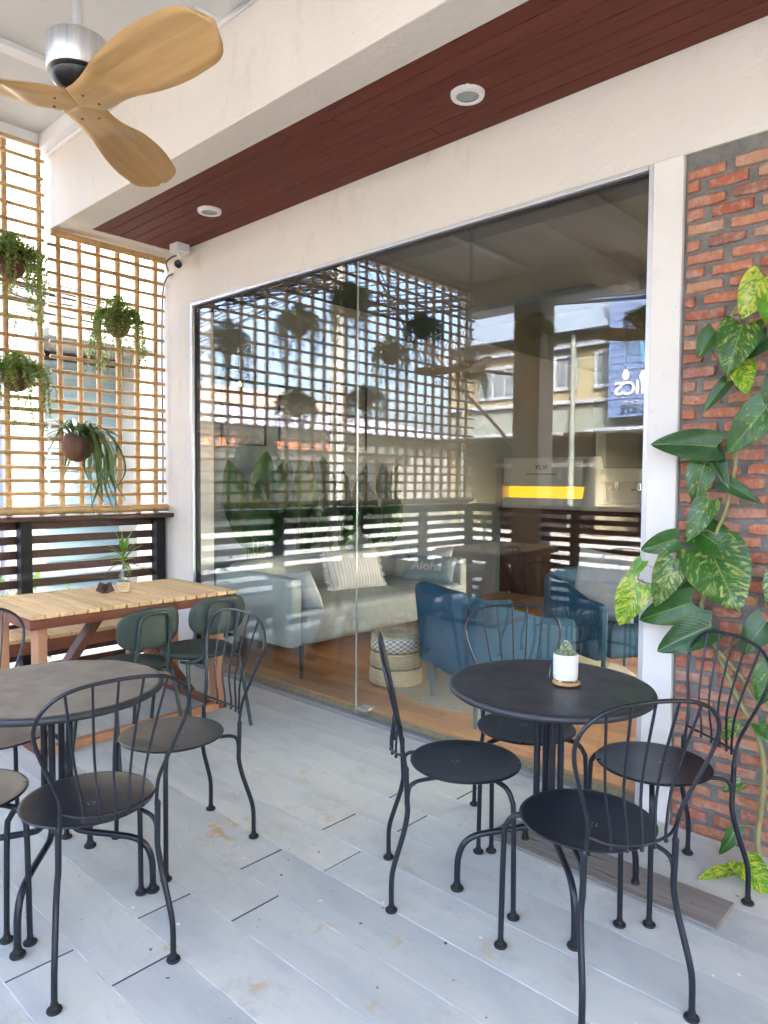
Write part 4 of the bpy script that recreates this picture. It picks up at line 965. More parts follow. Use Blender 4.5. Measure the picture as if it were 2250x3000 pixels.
for src, x, y, z, rz, lb in ((pB, -5.0, -.85, 2.78, 1., 'plant mirrored in the glass at the reflected trellis corner, below a fan rod'), (pA, -4.16, -.9, 3.16, 2.5, 'plant mirrored in front of the beige column'), (pC, -2.93, -.9, 3.07, .9, 'plant mirrored at the right edge of the window above the fan blade')):
    o = copy_tree(src); place(o, (x, y, z), rz, lb)
    w = MB(); w.tube([(0, 0, .30), (0, 0, 3.5 - z)], .0014, 5); wo = w.build('hanging_wire', 'cable', o)
# staghorn style plant with long strap leaves
def strap_plant():
    rr = random.Random(14); e = empty('hanging_planter', (XH + .02, 2.225, 1.685), 0, 'strap leaved plant in a smooth brown coconut shell, lowest on the trellis', 'hanging plant', 'hanging planters of trailing plants')
    m = MB(); m.lathe([(0, -.092), (.035, -.086), (.066, -.06), (.082, -.02), (.083, .015), (.074, .05), (.064, .066), (.058, .06), (.06, .03), (0, .03)], 30)
    for i in range(len(m.v)):
        x, y, z = m.v[i]; a = math.atan2(y, x); k = 1 - .035 * abs(math.sin(1.5 * a)) ** 12 + .02 * math.cos(3 * a); m.v[i] = (x * k, y * k, z)
    m.build('coconut_shell', 'coconut_husk', e, True, angle=0)
    m = MB()
    for k in range(84):
        a = rr.uniform(0, 6.28); long = k < 34; L = rr.uniform(.20, .46) if long else rr.uniform(.12, .26)
        if long and k % 4: a = rr.uniform(.0, 2.3)   # most hang on the window side
        out = rr.uniform(.05, .17); w = rr.uniform(.006, .014) if long else rr.uniform(.004, .008)
        p0 = Vector((.03 * math.cos(a), .03 * math.sin(a), .05)); d = Vector((math.cos(a), math.sin(a), 0)); up = rr.uniform(.02, .09)
        pts = spline([p0, p0 + d * out * .6 + Vector((0, 0, up)), p0 + d * out * 1.3 + Vector((0, 0, up * .2 - .05)), p0 + d * (out * 1.5) + Vector((rr.uniform(-.05, .05), rr.uniform(-.05, .05), -L * .6)), p0 + d * out * 1.6 + Vector((rr.uniform(-.06, .06), rr.uniform(-.06, .06), -L))] if long else [p0, p0 + d * L * .5 + Vector((0, 0, up)), p0 + d * L + Vector((0, 0, up - L * .2))], 6)
        N = len(pts); s0 = d.cross(Vector((0, 0, 1))); vs = []; tw = rr.uniform(-1, 1)
        for j, q in enumerate(pts):
            t = j / (N - 1); s_ = Matrix.Rotation(tw * t, 3, 'Z') @ s0; ww = w * (math.sin(pi * (.1 + .88 * t)) ** .6); vs += [q - s_ * ww, q + s_ * ww]
        m.add(vs, [(2 * j, 2 * j + 1, 2 * j + 3, 2 * j + 2) for j in range(N - 1)])
    m.build('foliage', 'strap_leaf', e, True, angle=0); e.scale = (1.25,) * 3
strap_plant()

# ------------------------------------------------------------------ the room behind the glass
def soft_box(m, x0, x1, y0, y1, z0, z1, r=.04, puff=.012, n=10, M=None):
    """rounded, slightly swollen cushion block"""
    c = Vector(((x0 + x1) / 2, (y0 + y1) / 2, (z0 + z1) / 2)); h = Vector(((x1 - x0) / 2, (y1 - y0) / 2, (z1 - z0) / 2)); r = min(r, min(h) * .95)
    def P(v):
        q = Vector([max(-h[i] + r, min(h[i] - r, v[i] * h[i])) for i in range(3)]); d = Vector([v[i] * h[i] for i in range(3)]) - q
        if d.length > 1e-6: d = d.normalized() * r
        p = q + d
        for i in range(3):
            o = [k for k in range(3) if k != i]; p[i] += puff * v[i] * (1 - v[o[0]] ** 2) * (1 - v[o[1]] ** 2) if abs(v[i]) > .999 else 0
        p = p + c
        return M @ p if M else p
    for ax in range(3):
        for sg in (-1, 1):
            a, b = [k for k in range(3) if k != ax]; vs = []
            st = [-1 + 2 * i / n for i in range(n + 1)]; st = [math.copysign(abs(t) ** .7, t) for t in st]
            for u in st:
                for w in st:
                    v = [0, 0, 0]; v[ax] = sg; v[a] = u; v[b] = w; vs.append(P(v))
            fs = [(i * (n + 1) + j, (i + 1) * (n + 1) + j, (i + 1) * (n + 1) + j + 1, i * (n + 1) + j + 1) for i in range(n) for j in range(n)]
            flip = (sg > 0) == (ax == 1)
            m.add(vs, [f[::-1] for f in fs] if flip else fs)
    return m
sofa = empty('sofa', (-4.2, 4.15, IF), 0, 'long grey fabric sofa behind the shop window', 'sofa')
m = MB(); soft_box(m, -.48, .48, -.92, .36, .22, .485, .06, .012, 14); soft_box(m, -.48, .48, .350, .92, .22, .482, .045, .016, 14); m.build('seat', 'sofa_fabric', sofa, True, angle=60)
m = MB(); soft_box(m, -.50, -.30, -.92, .92, .40, .745, .07, .02, 14); m.build('backrest', 'sofa_fabric', sofa, True, angle=60)
for sy in (-1, 1):
    m = MB(); soft_box(m, -.49, .44, sy * .975 - .052, sy * .975 + .052, .215, .70, .022, .008, 14); m.build('arm', 'sofa_arm_fabric', sofa, True, angle=60)
for sx in (-.40, .46):
    for sy in (-.95, .95):
        m = MB(); m.lathe([(0, 0), (.012, 0), (.019, .23), (0, .23)], 12, (sx, sy, 0)); m.build('leg', 'dark_leg', sofa, True)
def pillow(name, mat, loc, w, h, t, rot, label, cat='cushion', group=None):
    m = MB(); n = 18; vs = []
    for sg in (-1, 1):
        o = len(m.v); vs = []
        for i in range(n + 1):
            for j in range(n + 1):
                u, v = 2 * i / n - 1, 2 * j / n - 1; k = (1 - u ** 4) * (1 - v ** 4)
                pu = 1 - .07 * (1 - v * v) * u * u; pv = 1 - .07 * (1 - u * u) * v * v
                vs.append((u * w / 2 * pu, sg * t / 2 * k ** .55 + .004 * math.sin(7 * u + 3 * v), v * h / 2 * pv))
        fs = [(i * (n + 1) + j, (i + 1) * (n + 1) + j, (i + 1) * (n + 1) + j + 1, i * (n + 1) + j + 1) for i in range(n) for j in range(n)]
        m.add(vs, fs if sg < 0 else [f[::-1] for f in fs])
    o = m.build(name, mat, None, True, angle=0, loc=loc); o.rotation_euler = rot
    return tag(o, label, cat, group or 'cushions on the sofa')
p1 = pillow('cushion', 'pillow_stripe', (-4.20, 4.17, .70), .56, .36, .15, (rad(-22), 0, rad(82)), 'striped fringed cushion leaning on the middle of the sofa back')
fr_ = MB(); rr = random.Random(8)
for s_ in (-1, 1):
    for k in range(40):
        z = -.16 + .32 * k / 39; fr_.tube([(s_ * .265, 0, z), (s_ * (.30 + rr.uniform(0, .015)), rr.uniform(-.012, .012), z + rr.uniform(-.015, .005))], .0028, 4)
fr_.build('fringe', 'thread_white', p1)
p2 = pillow('cushion', 'pillow_blue', (-3.98, 4.90, .66), .50, .27, .13, (rad(-30), 0, rad(20)), 'blue grey cushion with white lettering at the far sofa arm')
text('lettering', 'Aloha', .12, 'pillow_grey', p2, (0, -.071, 0), (pi / 2, 0, 0), .003)
pillow('cushion', 'pillow_stripe', (-4.08, 5.02, .69), .46, .32, .13, (rad(-18), 0, rad(12)), 'beige striped cushion behind the blue grey one on the sofa')
pillow('cushion', 'pillow_grey', (-3.86, 3.285, .655), .34, .30, .12, (rad(-20), rad(8), rad(186)), 'small pale cushion leaning against the near arm of the sofa')
# rug and basket stool
m = MB(); m.lathe([(0, .012), (.9, .012), (.915, .008), (.915, 0)], 64); o = m.build('round_rug', 'jute_rug', None, True, loc=(-2.72, 4.28, IF + .0005)); tag(o, 'round woven jute rug on the wooden floor under the basket stool', 'rug')
st = empty('basket_stool', (-3.19, 3.58, IF + .0125), 0, 'stool of three stacked woven baskets with white patterned top tier', 'stool')
for k, (z0, z1, r, mt) in enumerate(((0, .115, .182, 'wicker'), (.115, .225, .176, 'wicker'), (.225, .335, .172, 'wicker_white'))):
    m = MB(); n = 64; pr = [(r - .012, z0 + .002), (r, z0 + .012), (r + .004, (z0 + z1) / 2), (r, z1 - .012), (r - .010, z1 - .002)]
    if k == 2: pr += [(r - .03, z1 + .012), (.09, z1 + .018), (.05, z1 + .008), (0, z1 + .006)]
    m.lathe(pr, n)
    if mt == 'wicker_white':
        for i, (x, y, z) in enumerate(m.v): m.uv[i] = ((math.atan2(y, x) / (2 * pi) % 1) * 44, (z - z0) / .0155 if z < z1 - .006 else .5)
    m.build('tier', mt, st, True, angle=60)
m = MB(); m.lathe([(.166, .326), (.170, .337), (.145, .350), (.09, .3545), (.05, .345), (0, .343)], 48); m.build('lid', 'wicker', st, True)
# blue tub chairs
def make_blue():
    e = empty('blue_armchair', (0, 0, 0), 0, 'x', 'armchair', 'blue armchairs in the room')
    m = MB(); M_ = Matrix.Rotation(rad(-7), 4, 'X'); soft_box(m, -.30, .30, -.37, -.27, .27, .76, .035, .012, 12, Matrix.Translation((0, -.02, 0)) @ Matrix.Translation((0, -.3, .3)) @ Matrix.Rotation(rad(7), 4, 'X') @ Matrix.Translation((0, .3, -.3))); m.build('backrest', 'blue_fabric', e, True, angle=60)
    for sx in (-1, 1):
        m = MB(); soft_box(m, sx * .345 - .045, sx * .345 + .045, -.36, .30, .23, .60, .03, .008, 12)
        for i, (x, y, z) in enumerate(m.v):
            if z > .4: m.v[i] = (x, y, z + .13 * max(0, min(1, (.12 - y) / .45)) * (z - .4) / .2)
        m.build('arm', 'blue_fabric', e, True, angle=60)
    m = MB(); soft_box(m, -.298, .298, -.27, .32, .24, .43, .04, .015, 12); m.build('seat', 'blue_fabric', e, True, angle=60)
    for sx in (-1, 1):
        for sy in (-.30, .25):
            m = MB(); m.lathe([(0, 0), (.013, 0), (.020, .24), (0, .24)], 12, (sx * .30, sy, 0)); m.build('leg', 'blue_leg', e, True)
    return e
bl = make_blue(); place(bl, (-2.40, 3.63, IF), rad(-27), 'blue armchair nearest the window, its back to the glass, partly behind the cactus table')
bl2 = copy_tree(bl); place(bl2, (-2.12, 4.72, IF), rad(-118), 'blue armchair further inside the room, holding a pale cushion')
pillow('cushion', 'pillow_grey', (-2.17, 4.62, .73), .46, .50, .15, (rad(-14), rad(6), rad(10)), 'large pale grey cushion standing on the blue armchair', group='loose cushion')
# strelitzias along the left wall
def make_strelitzia(seed, n):
    rr = random.Random(seed); e = empty('potted_plant', (0, 0, 0), 0, 'x', 'potted plant', 'big leaved plants behind the sofa')
    m = MB(); m.lathe([(0, 0), (.10, 0), (.135, .26), (.125, .26), (.115, .22), (0, .22)], 28); m.build('pot', 'pot_grey', e, True)
    lf = MB(); sm = MB()
    for k in range(n):
        a = k * 2.4 + rr.uniform(-.3, .3); H = rr.uniform(.75, 1.22); lean_ = rr.uniform(.05, .18); d = Vector((math.cos(a), math.sin(a), 0)); d.x = abs(d.x) * .8 if rr.random() < .7 else d.x * .4
        p0 = Vector((0, 0, .2)); p1 = Vector((0, 0, .2)) + d * lean_ * .5 + Vector((0, 0, (H - .2) * .6)); p2 = d * lean_ + Vector((0, 0, H)); sm.tube(spline([p0, p1, p2], 6), [.011 - .0005 * i for i in range(13)], 6)
        L = rr.uniform(.38, .52); w = L * rr.uniform(.19, .25); dirn = (Vector((0, 0, 1)) + d * rr.uniform(.05, .4)).normalized(); s_ = dirn.cross(Vector((rr.uniform(-.4, .4) + 1, rr.uniform(-.5, .1) - .5, 0))).normalized(); nn = s_.cross(dirn); vs = []
        N = 12
        for i in range(N + 1):
            t = i / N; q = p2 + dirn * (L * t) + d * (.14 * L * t * t) - Vector((0, 0, .05 * L * t * t)); ww = w * (math.sin(pi * (.03 + .97 * t) ** .8)) ** .8
            for u in (-1, -.5, 0, .5, 1): vs.append(q + s_ * ww * u + nn * (.28 * abs(u) * ww))
        lf.add(vs, [(i * 5 + j, i * 5 + j + 1, i * 5 + j + 6, i * 5 + j + 5) for i in range(N) for j in range(4)])
    lf.build('foliage', 'big_leaf', e, True, angle=0); sm.build('stem', 'young_stem', e, True)
    return e
sp = make_strelitzia(3, 13); place(sp, (-4.76, 3.56, IF), 0, 'tall paddle leaved plant nearest the window, behind the sofa arm')
sq = make_strelitzia(8, 12); place(sq, (-4.76, 4.05, IF), .8, 'paddle leaved plant behind the sofa below the middle picture')
for src, y, rz, lb in ((sp, 4.55, 2.0, 'paddle leaved plant behind the striped cushion'), (sq, 5.15, 2.6, 'paddle leaved plant behind the far end of the sofa')): place(copy_tree(src), (-4.80, y, IF), rz, lb)
# three dark pictures on the left wall
for y0, y1, lb in ((3.365, 3.82, 'dark framed picture on the wall nearest the window'), (3.965, 4.585, 'wide dark framed picture between the two narrow ones'), (4.70, 5.075, 'dark framed picture deepest inside the room')):
    e = empty('wall_picture', (-4.953, (y0 + y1) / 2, 1.745), 0, lb, 'picture', 'dark pictures on the inner wall'); w = (y1 - y0) / 2
    m = MB(); m.box(0, .022, -w, -w + .015, 0, .63); m.box(0, .022, w - .015, w, 0, .63); m.box(0, .022, -w + .0152, w - .0152, 0, .015); m.box(0, .022, -w + .0152, w - .0152, .615, .63); m.build('frame', 'gasket', e)
    m = MB(); m.box(0, .012, -w + .0155, w - .0155, .0155, .6145); m.build('print', 'poster_print', e)
# pendant bulbs
def bulb(loc, lb, drop, sc=.8):
    e = empty('pendant_bulb', loc, 0, lb, 'pendant lamp', 'bare glowing bulbs in the room'); e.scale = (sc, sc, sc)
    m = MB(); m.tube([(0, 0, .09), (0, 0, drop)], .003, 6); m.build('cord', 'cable', e)
    m = MB(); m.lathe([(0, .10), (.016, .098), (.019, .05), (.015, .045), (0, .045)], 16); m.build('socket', 'black_plastic', e, True)
    m = MB(); m.lathe([(0, -.055), (.022, -.048), (.032, -.025), (.030, .0), (.016, .035), (.013, .046), (0, .046)], 20); m.build('glass_bulb', 'bulb_glow', e, True)
bulb((-2.675, 6.0, 2.40), 'glowing bulb over the counter, the left one of the close pair', .52)
bulb((-2.50, 5.95, 2.37), 'glowing bulb over the counter, the right one of the close pair', .55)
bulb((-4.6, 3.30, 2.20), 'small bulb added for a spark above the picture nearest the window', 2.0, .42)  # this and the next bulb are added for lamp reflections at the pictures
bulb((-4.6, 4.39, 2.17), 'small bulb added for a spark above the widest picture', 2.1, .42)
# counter with its machines
ct = empty('counter', (-3.4, 7.8, IF), 0, 'dark serving counter at the back of the room', 'counter')
m = MB(); m.box(-1.9, 2.4, -.28, .4, 0, 1.02); m.build('body', 'counter_wood', ct, bevel=.004)
m = MB(); m.box(-1.95, 2.45, -.32, .42, 1.0205, 1.065); m.build('worktop', 'counter_wood', ct, bevel=.006)
ds = empty('display_case', (-4.40, 7.75, 1.1255), 0, 'white topped display case with glowing yellow shelf on the counter', 'display case')
m = MB(); m.box(-.53, .53, -.2, .2, 0, .13); m.build('base', 'machine_white', ds, bevel=.008)
m = MB(); m.box(-.50, .47, -.12, .18, .1305, .27); m.build('lit_shelf', 'shelf_glow', ds)
m = MB(); m.box(-.54, .54, -.2, .2, .2705, .62); m.build('hood', 'machine_white', ds, bevel=.01)
text('lettering', 'XLVI', .085, 'ink', ds, (0, -.2035, .50), (pi / 2, 0, 0), .001)
m = MB(); m.box(-.2, .2, -.2032, -.201, .415, .425); m.build('ink_line', 'ink', ds); m = MB(); m.box(.23, .29, -.2034, -.2005, .36, .45); m.build('label_card', 'paper', ds)
gr = empty('coffee_grinder', (-5.12 + .25, 7.6, 1.1255), 0, 'white coffee grinder with dark hopper at the left end of the counter', 'coffee grinder') if False else empty('coffee_grinder', (-5.02, 7.66, 1.1255), 0, 'white coffee grinder with dark hopper at the left end of the counter', 'coffee grinder')
m = MB(); m.box(-.07, .07, -.1, .1, 0, .30); m.build('body', 'machine_white', gr, bevel=.012)
m = MB(); m.lathe([(.03, .3005), (.06, .36), (.065, .42), (.06, .43), (0, .43)], 20); m.build('hopper', 'black_plastic', gr, True)
m = MB(); m.box(-.03, .03, -.16, -.1005, .14, .19); m.build('spout', 'chrome', gr, bevel=.006)
em = empty('coffee_machine', (-3.35, 7.72, 1.1255), 0, 'pale coffee machine on the counter right of the glowing shelf', 'coffee machine')
m = MB(); m.box(-.28, .28, -.22, .22, 0, .08); m.box(-.26, .26, .02, .22, .0805, .32); m.box(-.28, .28, -.2, .22, .3205, .48); m.build('body', 'machine_white', em, bevel=.012)
for sx in (-.13, .13):
    m = MB(); m.lathe([(0, .24), (.032, .24), (.032, .3195), (0, .3195)], 16, (sx, -.1, 0)); m.beam((sx, -.13, .255), (sx, -.28, .245), .02, .02); m.build('group_head', 'chrome', em)
jg = empty('table_lamp', (-3.86 + .12, 7.62, 1.1255), 0, 'white cone shaped lamp standing on the counter beside the display case', 'table lamp')
m = MB(); m.lathe([(0, 0), (.15, 0), (.15, .03), (.07, .62), (0, .62)], 28); m.build('shade', 'machine_white', jg, True)

# ------------------------------------------------------------------ across the street and beside the terrace
YS = -13.0
sb = empty('shophouse', (-12, YS, GZ), 0, 'cream two storey shophouse with pale blue louvred roof edge, seen mirrored in the glass', 'building')
sinv = Matrix.Translation((12, -YS, -GZ))
def sp_(m, name, mat, par=None, **kw):
    o = m.build(name, mat, par or sb, **kw)
    if par is None: o.matrix_parent_inverse = sinv
    return o
m = MB(); m.box(-14.6, 4, YS - 9, YS, 2.95, 5.80); m.box(-14.6, 4, YS - 9, YS - 2.5, GZ, 2.949)
for x in (-14.6, -9.35, -4.5, .2, 3.7): m.box(x, x + .3, YS - 2.499, YS - .02, GZ, 2.949)
sp_(m, 'wall', 'facade_cream')
m = MB(); m.box(-14.6, 4, YS + .001, YS + .16, 2.90, 3.72); sp_(m, 'parapet', 'facade_grey', bevel=.02)
m = MB(); m.box(-14.6, 4, YS + .001, YS + .30, 3.7205, 3.83); m.box(-14.6, 4, YS + .001, YS + .24, 5.35, 5.5); sp_(m, 'ledge', 'window_white', bevel=.02)
m = MB()
for k in range(7):
    z = 5.78 + .27 * k; m.add([(-14.6, YS + .55 - .28 * k, z), (4, YS + .55 - .28 * k, z), (4, YS + .30 - .28 * k, z + .26), (-14.6, YS + .30 - .28 * k, z + .26), (-14.6, YS + .45 - .28 * k, z - .03), (4, YS + .45 - .28 * k, z - .03), (4, YS + .22 - .28 * k, z + .24), (-14.6, YS + .22 - .28 * k, z + .24)], [(0, 1, 2, 3), (5, 4, 7, 6), (0, 4, 5, 1), (2, 6, 7, 3)])
m.box(-14.6, 4, YS - 9, YS + .1, 5.801, 5.85)
sp_(m, 'roof', 'roof_sheet')
for x0, x1, z0, z1, nb in ((-13.35, -12.0, 4.15, 5.0, 3), (-10.62, -10.05, 4.26, 5.10, 1), (-9.32, -8.75, 4.24, 5.12, 1), (-7.4, -6.2, 4.2, 5.0, 2), (-3.4, -2.2, 4.2, 5.0, 2)):
    m = MB(); t = .10
    m.box(x0 - t, x1 + t, YS + .001, YS + .07, z1, z1 + t); m.box(x0 - t, x1 + t, YS + .001, YS + .09, z0 - t, z0); m.box(x0 - t, x0, YS + .001, YS + .07, z0 + .0005, z1 - .0005); m.box(x1, x1 + t, YS + .001, YS + .07, z0 + .0005, z1 - .0005)
    for k in range(1, nb): xx = x0 + (x1 - x0) * k / nb; m.box(xx - .03, xx + .03, YS + .001, YS + .05, z0 + .0005, z1 - .0005)
    w = sp_(m, 'window', 'window_white'); m = MB(); m.box(x0 + .0005, x1 - .0005, YS + .0012, YS + .02, z0 + .0005, z1 - .0005); o = m.build('pane', 'pane_dark', w)
m = MB(); m.tube([(-9.95, YS + .3, GZ), (-9.95, YS + .3, 5.7)], .075, 12); m.tube([(-13.85, YS + .3, GZ), (-13.85, YS + .3, 5.7)], .06, 12); sp_(m, 'rain_pipe', 'facade_grey', smooth=True)
m = MB(); m.box(-9.2, 4, YS + .17, YS + 1.0, 2.84, 2.93); m.box(-14.6, -10.3, YS + .17, YS + .8, 2.82, 2.90); sp_(m, 'awning', 'window_white', bevel=.01)
m = MB(); m.box(-14.6, 4, YS - 2.4, YS - 2.3, GZ, 2.9); sp_(m, 'shop_front', 'dark_opening')
m = MB()
for x in (-12.6, -11.4, -8.6, -7.6, -6.4): m.box(x, x + .08, YS - 2.25, YS - 2.2, GZ, 2.85)
m.box(-14.6, 4, YS - 2.25, YS - 2.2, 1.95, 2.1); sp_(m, 'mullion', 'aluminium')
sg = empty('shop_sign', (-7.1, YS + .5, 3.23), 0, 'tall pale blue ribbed shop sign with raised letters on the cream shophouse', 'sign')
m = MB(); n = 40
for k in range(n): z = 3.85 * k / n; m.box(-1.62, 1.62, 0, .10 + (.015 if k % 2 else 0), z, z + 3.85 / n - .0005)
m.build('panel', 'sign_blue', sg)
m = MB(); m.box(-.75, 1.0, .116, .14, 1.42, 3.0); m.build('badge', 'sign_teal', sg)
text('lettering', 'CLINICS', .50, 'paper', sg, (-.52, .13, .74), (pi / 2, 0, pi), .02)
text('lettering', 'laser & care', .20, 'window_white', sg, (-.55, .13, .38), (pi / 2, 0, pi), .012, sx=1.3)
text('lettering', 'MEDIC-KTS', .21, 'ink', sg, (-.55, .13, .17), (pi / 2, 0, pi), .012, sx=1.3)
# low shops over on the left, with a lettered fascia
lo = empty('shop_row', (-21, -7, GZ), 0, 'low row of shops with lilac roof and orange lettering, glimpsed through the mirrored trellis', 'building')
linv = Matrix.Translation((21, 7, -GZ))
m = MB(); m.box(-30, -20, -22, 1.5, GZ, 3.2); o = m.build('wall', 'facade_dim', lo); o.matrix_parent_inverse = linv
m = MB()
for k in range(60): y = -22.3 + .4 * k; m.add([(-19.4, y, 3.30), (-19.4, y + .2, 3.36), (-19.4, y + .4, 3.30), (-27, y + .4, 4.75), (-27, y + .2, 4.81), (-27, y, 4.75)], [(0, 1, 4, 5), (1, 2, 3, 4)])
m.box(-30, -19.9, -22.2, 1.6, 3.2005, 3.28); o = m.build('roof', 'roof_lilac', lo); o.matrix_parent_inverse = linv
m = MB(); m.box(-19.99, -19.8, -17, -1.5, 2.45, 3.05); o = m.build('fascia', 'facade_grey', lo); o.matrix_parent_inverse = linv
for y, t in ((-7.6, 'STOOL'), (-11.2, 'HAT OAIN')):
    o = text('lettering', t, .62, 'orange_letter', lo, (-19.79, y, 2.74), (pi / 2, 0, pi / 2), .02); o.matrix_parent_inverse = linv
m = MB(); m.box(-19.998, -19.95, -16, -2, GZ, 2.2); o = m.build('shutter', 'dark_opening', lo); o.matrix_parent_inverse = linv
pk = empty('far_roof', (-30, -14, GZ), 0, 'taller building with reddish roof far behind the lilac roofed shops', 'building')
m = MB(); m.box(-8, 0, -9, 2, 0, 5.4); m.build('wall', 'facade_dim', pk)
m = MB(); m.add([(.5, -9.5, 5.38), (.5, 2.5, 5.38), (-4, 2.5, 7), (-4, -9.5, 7), (-8.5, 2.5, 5.38), (-8.5, -9.5, 5.38)], [(0, 1, 2, 3), (3, 2, 4, 5), (0, 3, 5), (1, 4, 2)]); m.build('roof', 'roof_pink', pk)
# the white neighbour beyond the trellis
nb_ = empty('neighbour_house', (-8.6, 4.5, GZ), 0, 'bright white neighbouring house with blue shutter seen through the bamboo trellis', 'building')
ninv = Matrix.Translation((8.6, -4.5, -GZ))
def np_(m, name, mat, **kw):
    o = m.build(name, mat, nb_, **kw); o.matrix_parent_inverse = ninv; return o
m = MB(); m.box(-16, -8.6, 1.7, 3.40, GZ, 6.5); m.box(-16, -8.6, 4.55, 12, GZ, 6.5); m.box(-16, -8.6, 3.4005, 4.5495, 3.05, 6.5); m.box(-16, -9.6, 3.4005, 4.5495, GZ, 3.049); np_(m, 'wall', 'facade_white')
m = MB()
for k in range(28): z = -.1 + .072 * k; m.box(-9.12, -9.10 + .018 * (k % 2), 3.4005, 4.5495, z, z + .070)
np_(m, 'shutter', 'shutter_blue')
m = MB()
for k in range(14): z = 1.92 + .072 * k; m.box(-9.12, -9.10 + .018 * (k % 2), 3.4005, 4.5495, z, z + .070)
np_(m, 'louvre', 'shutter_pale')
m = MB(); m.box(-8.5995, -8.2, 3.3, 4.7, 3.06, 3.16); np_(m, 'canopy', 'facade_grey', bevel=.01)
m = MB(); m.box(-8.5995, -8.53, 1.7, 12, .3, .42); m.tube([(-8.5, 2.9, GZ), (-8.5, 2.9, 6)], .04, 10); np_(m, 'pipe', 'window_white')
m = MB(); m.box(-16.3, -8.2, 1.4, 12.3, 6.501, 6.62); np_(m, 'roof', 'roof_sheet')
m = MB(); m.box(-8.5995, -8.585, 2.18, 2.46, 3.9, 4.3); np_(m, 'window', 'dark_opening')
fl = empty('flower_bed_plant', (-6.3, 2.0, -.12), 0, 'bright yellow green plant outside, just showing behind the railing slats', 'plant')
m = MB(); rr = random.Random(6)
for k in range(160):
    p = Vector((rr.gauss(0, .22), rr.gauss(0, .3), rr.uniform(.1, .75))); d = Vector((rr.uniform(-1, 1), rr.uniform(-1, 1), rr.uniform(0, 1))).normalized() * .07; u = d.orthogonal().normalized() * .022; m.add([p - d, p + u, p + d, p - u], [(0, 1, 2, 3)])
m.build('foliage', 'shoot_leaf', fl, True, angle=0); m = MB()
for k in range(8): m.tube([(rr.gauss(0, .05), rr.gauss(0, .05), 0), (rr.gauss(0, .2), rr.gauss(0, .25), .6)], .006, 5)
m.build('stem', 'young_stem', fl)
# overhead cables and their pole
po = empty('utility_pole', (-9.6, -3.0, GZ), 0, 'grey concrete utility pole with crossarm at the street corner', 'utility pole')
m = MB(); m.tube([(0, 0, 0), (0, 0, 9)], [.15, .10], 14); m.build('pole', 'concrete', po, True)
m = MB(); m.box(-.06, .06, -.9, .9, 7.9, 8.0); m.box(-.05, .05, -.5, .5, 5.2, 5.28); m.build('crossarm', 'concrete', po, bevel=.01)
rc = random.Random(12)
def cable_run(a, b, n, spread, sag, r, label):
    m = MB()
    for k in range(n):
        A = Vector(a) + Vector((rc.uniform(-1, 1), rc.uniform(-1, 1), rc.uniform(-1, 1))) * spread; B = Vector(b) + Vector((rc.uniform(-1, 1), rc.uniform(-1, 1), rc.uniform(-1, 1))) * spread; s_ = sag * rc.uniform(.6, 1.4)
        m.tube([A.lerp(B, t / 14) - Vector((0, 0, s_ * 4 * (t / 14) * (1 - t / 14))) for t in range(15)], r * rc.uniform(.7, 1.3), 5)
    return tag(m.build('overhead_cables', 'cable', None, True), label, 'cables')
cable_run((-9.6, -3.0, 5.2), (-8.45, 4.2, 3.55), 14, .22, .35, .013, 'tangle of black cables crossing in front of the white neighbour house')
cable_run((-9.6, -3.0, 5.2), (-8.3, 9.5, 3.9), 9, .3, .5, .011, 'second run of black cables along the white neighbour house')
cable_run((-9.6, -3.0, 5.2), (22, -9.5, 5.0), 11, .45, .6, .013, 'overhead street cables crossing in front of the cream shophouse')
cable_run((-9.6, -3.0, 4.6), (22, -9.0, 4.2), 6, .10, .5, .022, 'thick reddish bundle of street cables below the thin ones')
cable_run((-9.6, -3.0, 5.4), (-40, -6, 5.4), 9, .5, .8, .012, 'overhead cables over the lilac roofed shops')
cable_run((-9.6, -3.0, 6.8), (-24, -26, 6.8), 7, .6, .9, .012, 'overhead cables running off down the side street')
o = MB().tube(spline([(-6.7, -1.9, 3.7), (-6.2, -2.1, 2.9), (-5.2, -2.3, 1.7), (-4.8, -2.4, GZ)]), .022, 8).build('guy_wire_guard', 'tin_brown', None, True); tag(o, 'slanting brown guarded guy wire in front of the terrace, seen mirrored', 'guy wire')
# street trees further off
def tree(loc, h, r, seed, label):
    rr = random.Random(seed); e = empty('street_tree', loc, 0, label, 'tree', 'street trees'); m = MB()
    m.tube(spline([(0, 0, 0), (.05, .03, h * .3), (0, .1, h * .55), (.1, 0, h * .8)]), [.14 - .005 * k for k in range(19)], 8)
    for k in range(7): a = rr.uniform(0, 6.28); z = h * rr.uniform(.4, .7); m.tube(spline([(0, .05, z), (r * .4 * math.cos(a), r * .4 * math.sin(a), z + .15 * h), (r * .75 * math.cos(a), r * .75 * math.sin(a), z + .24 * h)]), [.05 - .0035 * q for q in range(13)], 6)
    m.build('trunk', 'woody_stem', e, True); m = MB(); cl = [(Vector((rr.gauss(0, .42) * r, rr.gauss(0, .42) * r, h * rr.uniform(.55, 1.0))), rr.uniform(.22, .42) * r) for _ in range(22)]
    for c, q in cl:
        for k in range(95):
            d = Vector((rr.gauss(0, 1), rr.gauss(0, 1), rr.gauss(0, .8))).normalized() * q * rr.uniform(.5, 1); p = c + d; n = Vector((rr.gauss(0, 1), rr.gauss(0, 1), rr.gauss(0, 1))).normalized() * .11; u = n.orthogonal().normalized() * .055; m.add([p - n, p + u, p + n, p - u], [(0, 1, 2, 3)])
    m.build('crown', 'tree_leaf', e, True, angle=0)
tree((-17.5, -3.4, GZ), 4.6, 1.7, 5, 'leafy street tree by the low shops, nearest the utility pole')
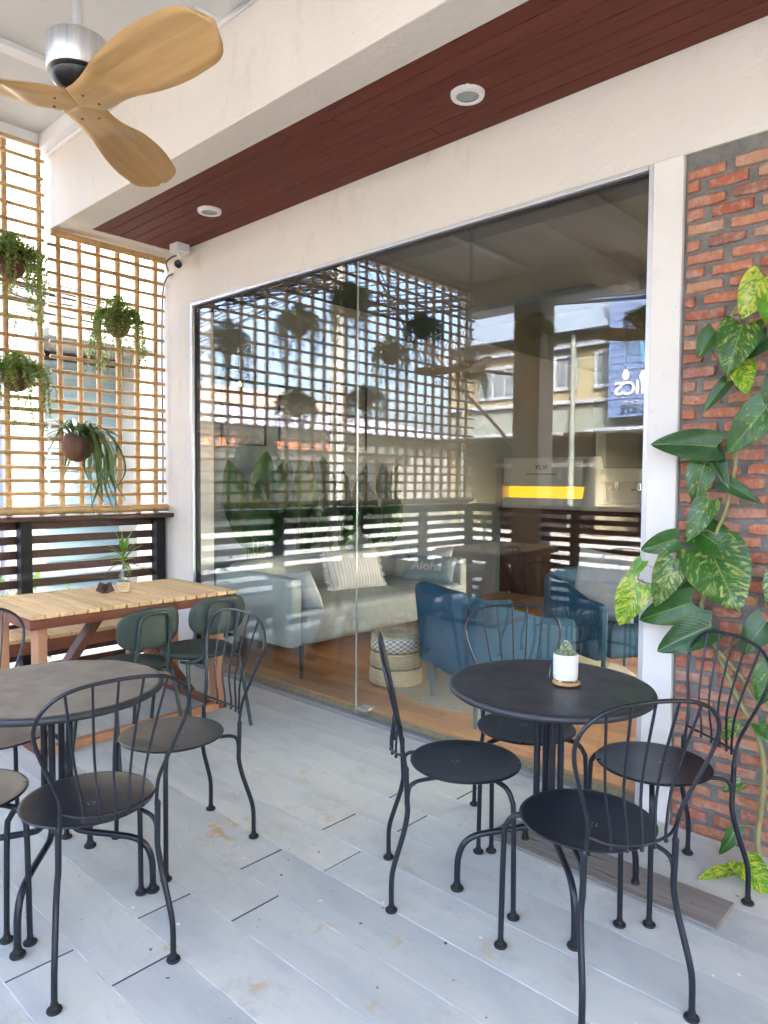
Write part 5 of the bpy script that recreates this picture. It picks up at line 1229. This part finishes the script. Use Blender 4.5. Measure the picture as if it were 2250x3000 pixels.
tree((-18.6, 1.0, GZ), 5.4, 2.0, 6, 'leafy street tree standing at the end of the low shop row')

# ------------------------------------------------------------------ light
W = D.worlds.new('World'); SC.world = W; W.use_nodes = True
nt = W.node_tree; bg = nt.nodes['Background']; sk = nt.nodes.new('ShaderNodeTexSky'); sk.sky_type = 'NISHITA'; sk.sun_disc = False
SUN = Vector((.48, .58, .66)).normalized()
sk.sun_elevation = math.asin(SUN.z); sk.sun_rotation = math.atan2(SUN.x, SUN.y); sk.air_density = .7; sk.dust_density = 7.0; sk.ozone_density = 1.0
nt.links.new(sk.outputs[0], bg.inputs[0]); bg.inputs[1].default_value = .15
sl = D.lights.new('sun', 'SUN'); sl.energy = 2.2; sl.angle = rad(.5); sl.color = (1, .95, .88)
so = D.objects.new('sun', sl); COL.objects.link(so); so.rotation_euler = (-SUN).to_track_quat('-Z', 'Y').to_euler(); so.location = (5, 5, 20)

# ------------------------------------------------------------------ camera
f, yaw, pit, rol = 2063.4, .746535, .0441121, .0070557
fw = Vector((-math.sin(yaw) * math.cos(pit), math.cos(yaw) * math.cos(pit), -math.sin(pit))); rt = Vector((math.cos(yaw), math.sin(yaw), 0)); up = rt.cross(fw)
r2 = rt * math.cos(rol) + up * math.sin(rol); u2 = up * math.cos(rol) - rt * math.sin(rol)
cd = D.cameras.new('camera'); cd.sensor_fit = 'VERTICAL'; cd.sensor_height = 36; cd.lens = 36 * f / 3000; cd.clip_start = .02; cd.clip_end = 1000
co = D.objects.new('camera', cd); COL.objects.link(co)
Mx = Matrix((r2, u2, -fw)).transposed().to_4x4(); Mx.translation = (0, 0, 1.45); co.matrix_world = Mx
SC.camera = co
SC.view_settings.view_transform = 'Standard'; SC.view_settings.look = 'None'; SC.view_settings.exposure = 5.02; SC.view_settings.gamma = 1
SC.render.engine = 'CYCLES'
cy = SC.cycles
cy.use_denoising = True; cy.max_bounces = 10; cy.diffuse_bounces = 5; cy.glossy_bounces = 5; cy.transparent_max_bounces = 16; cy.sample_clamp_indirect = 8
cy.caustics_reflective = False; cy.caustics_refractive = False
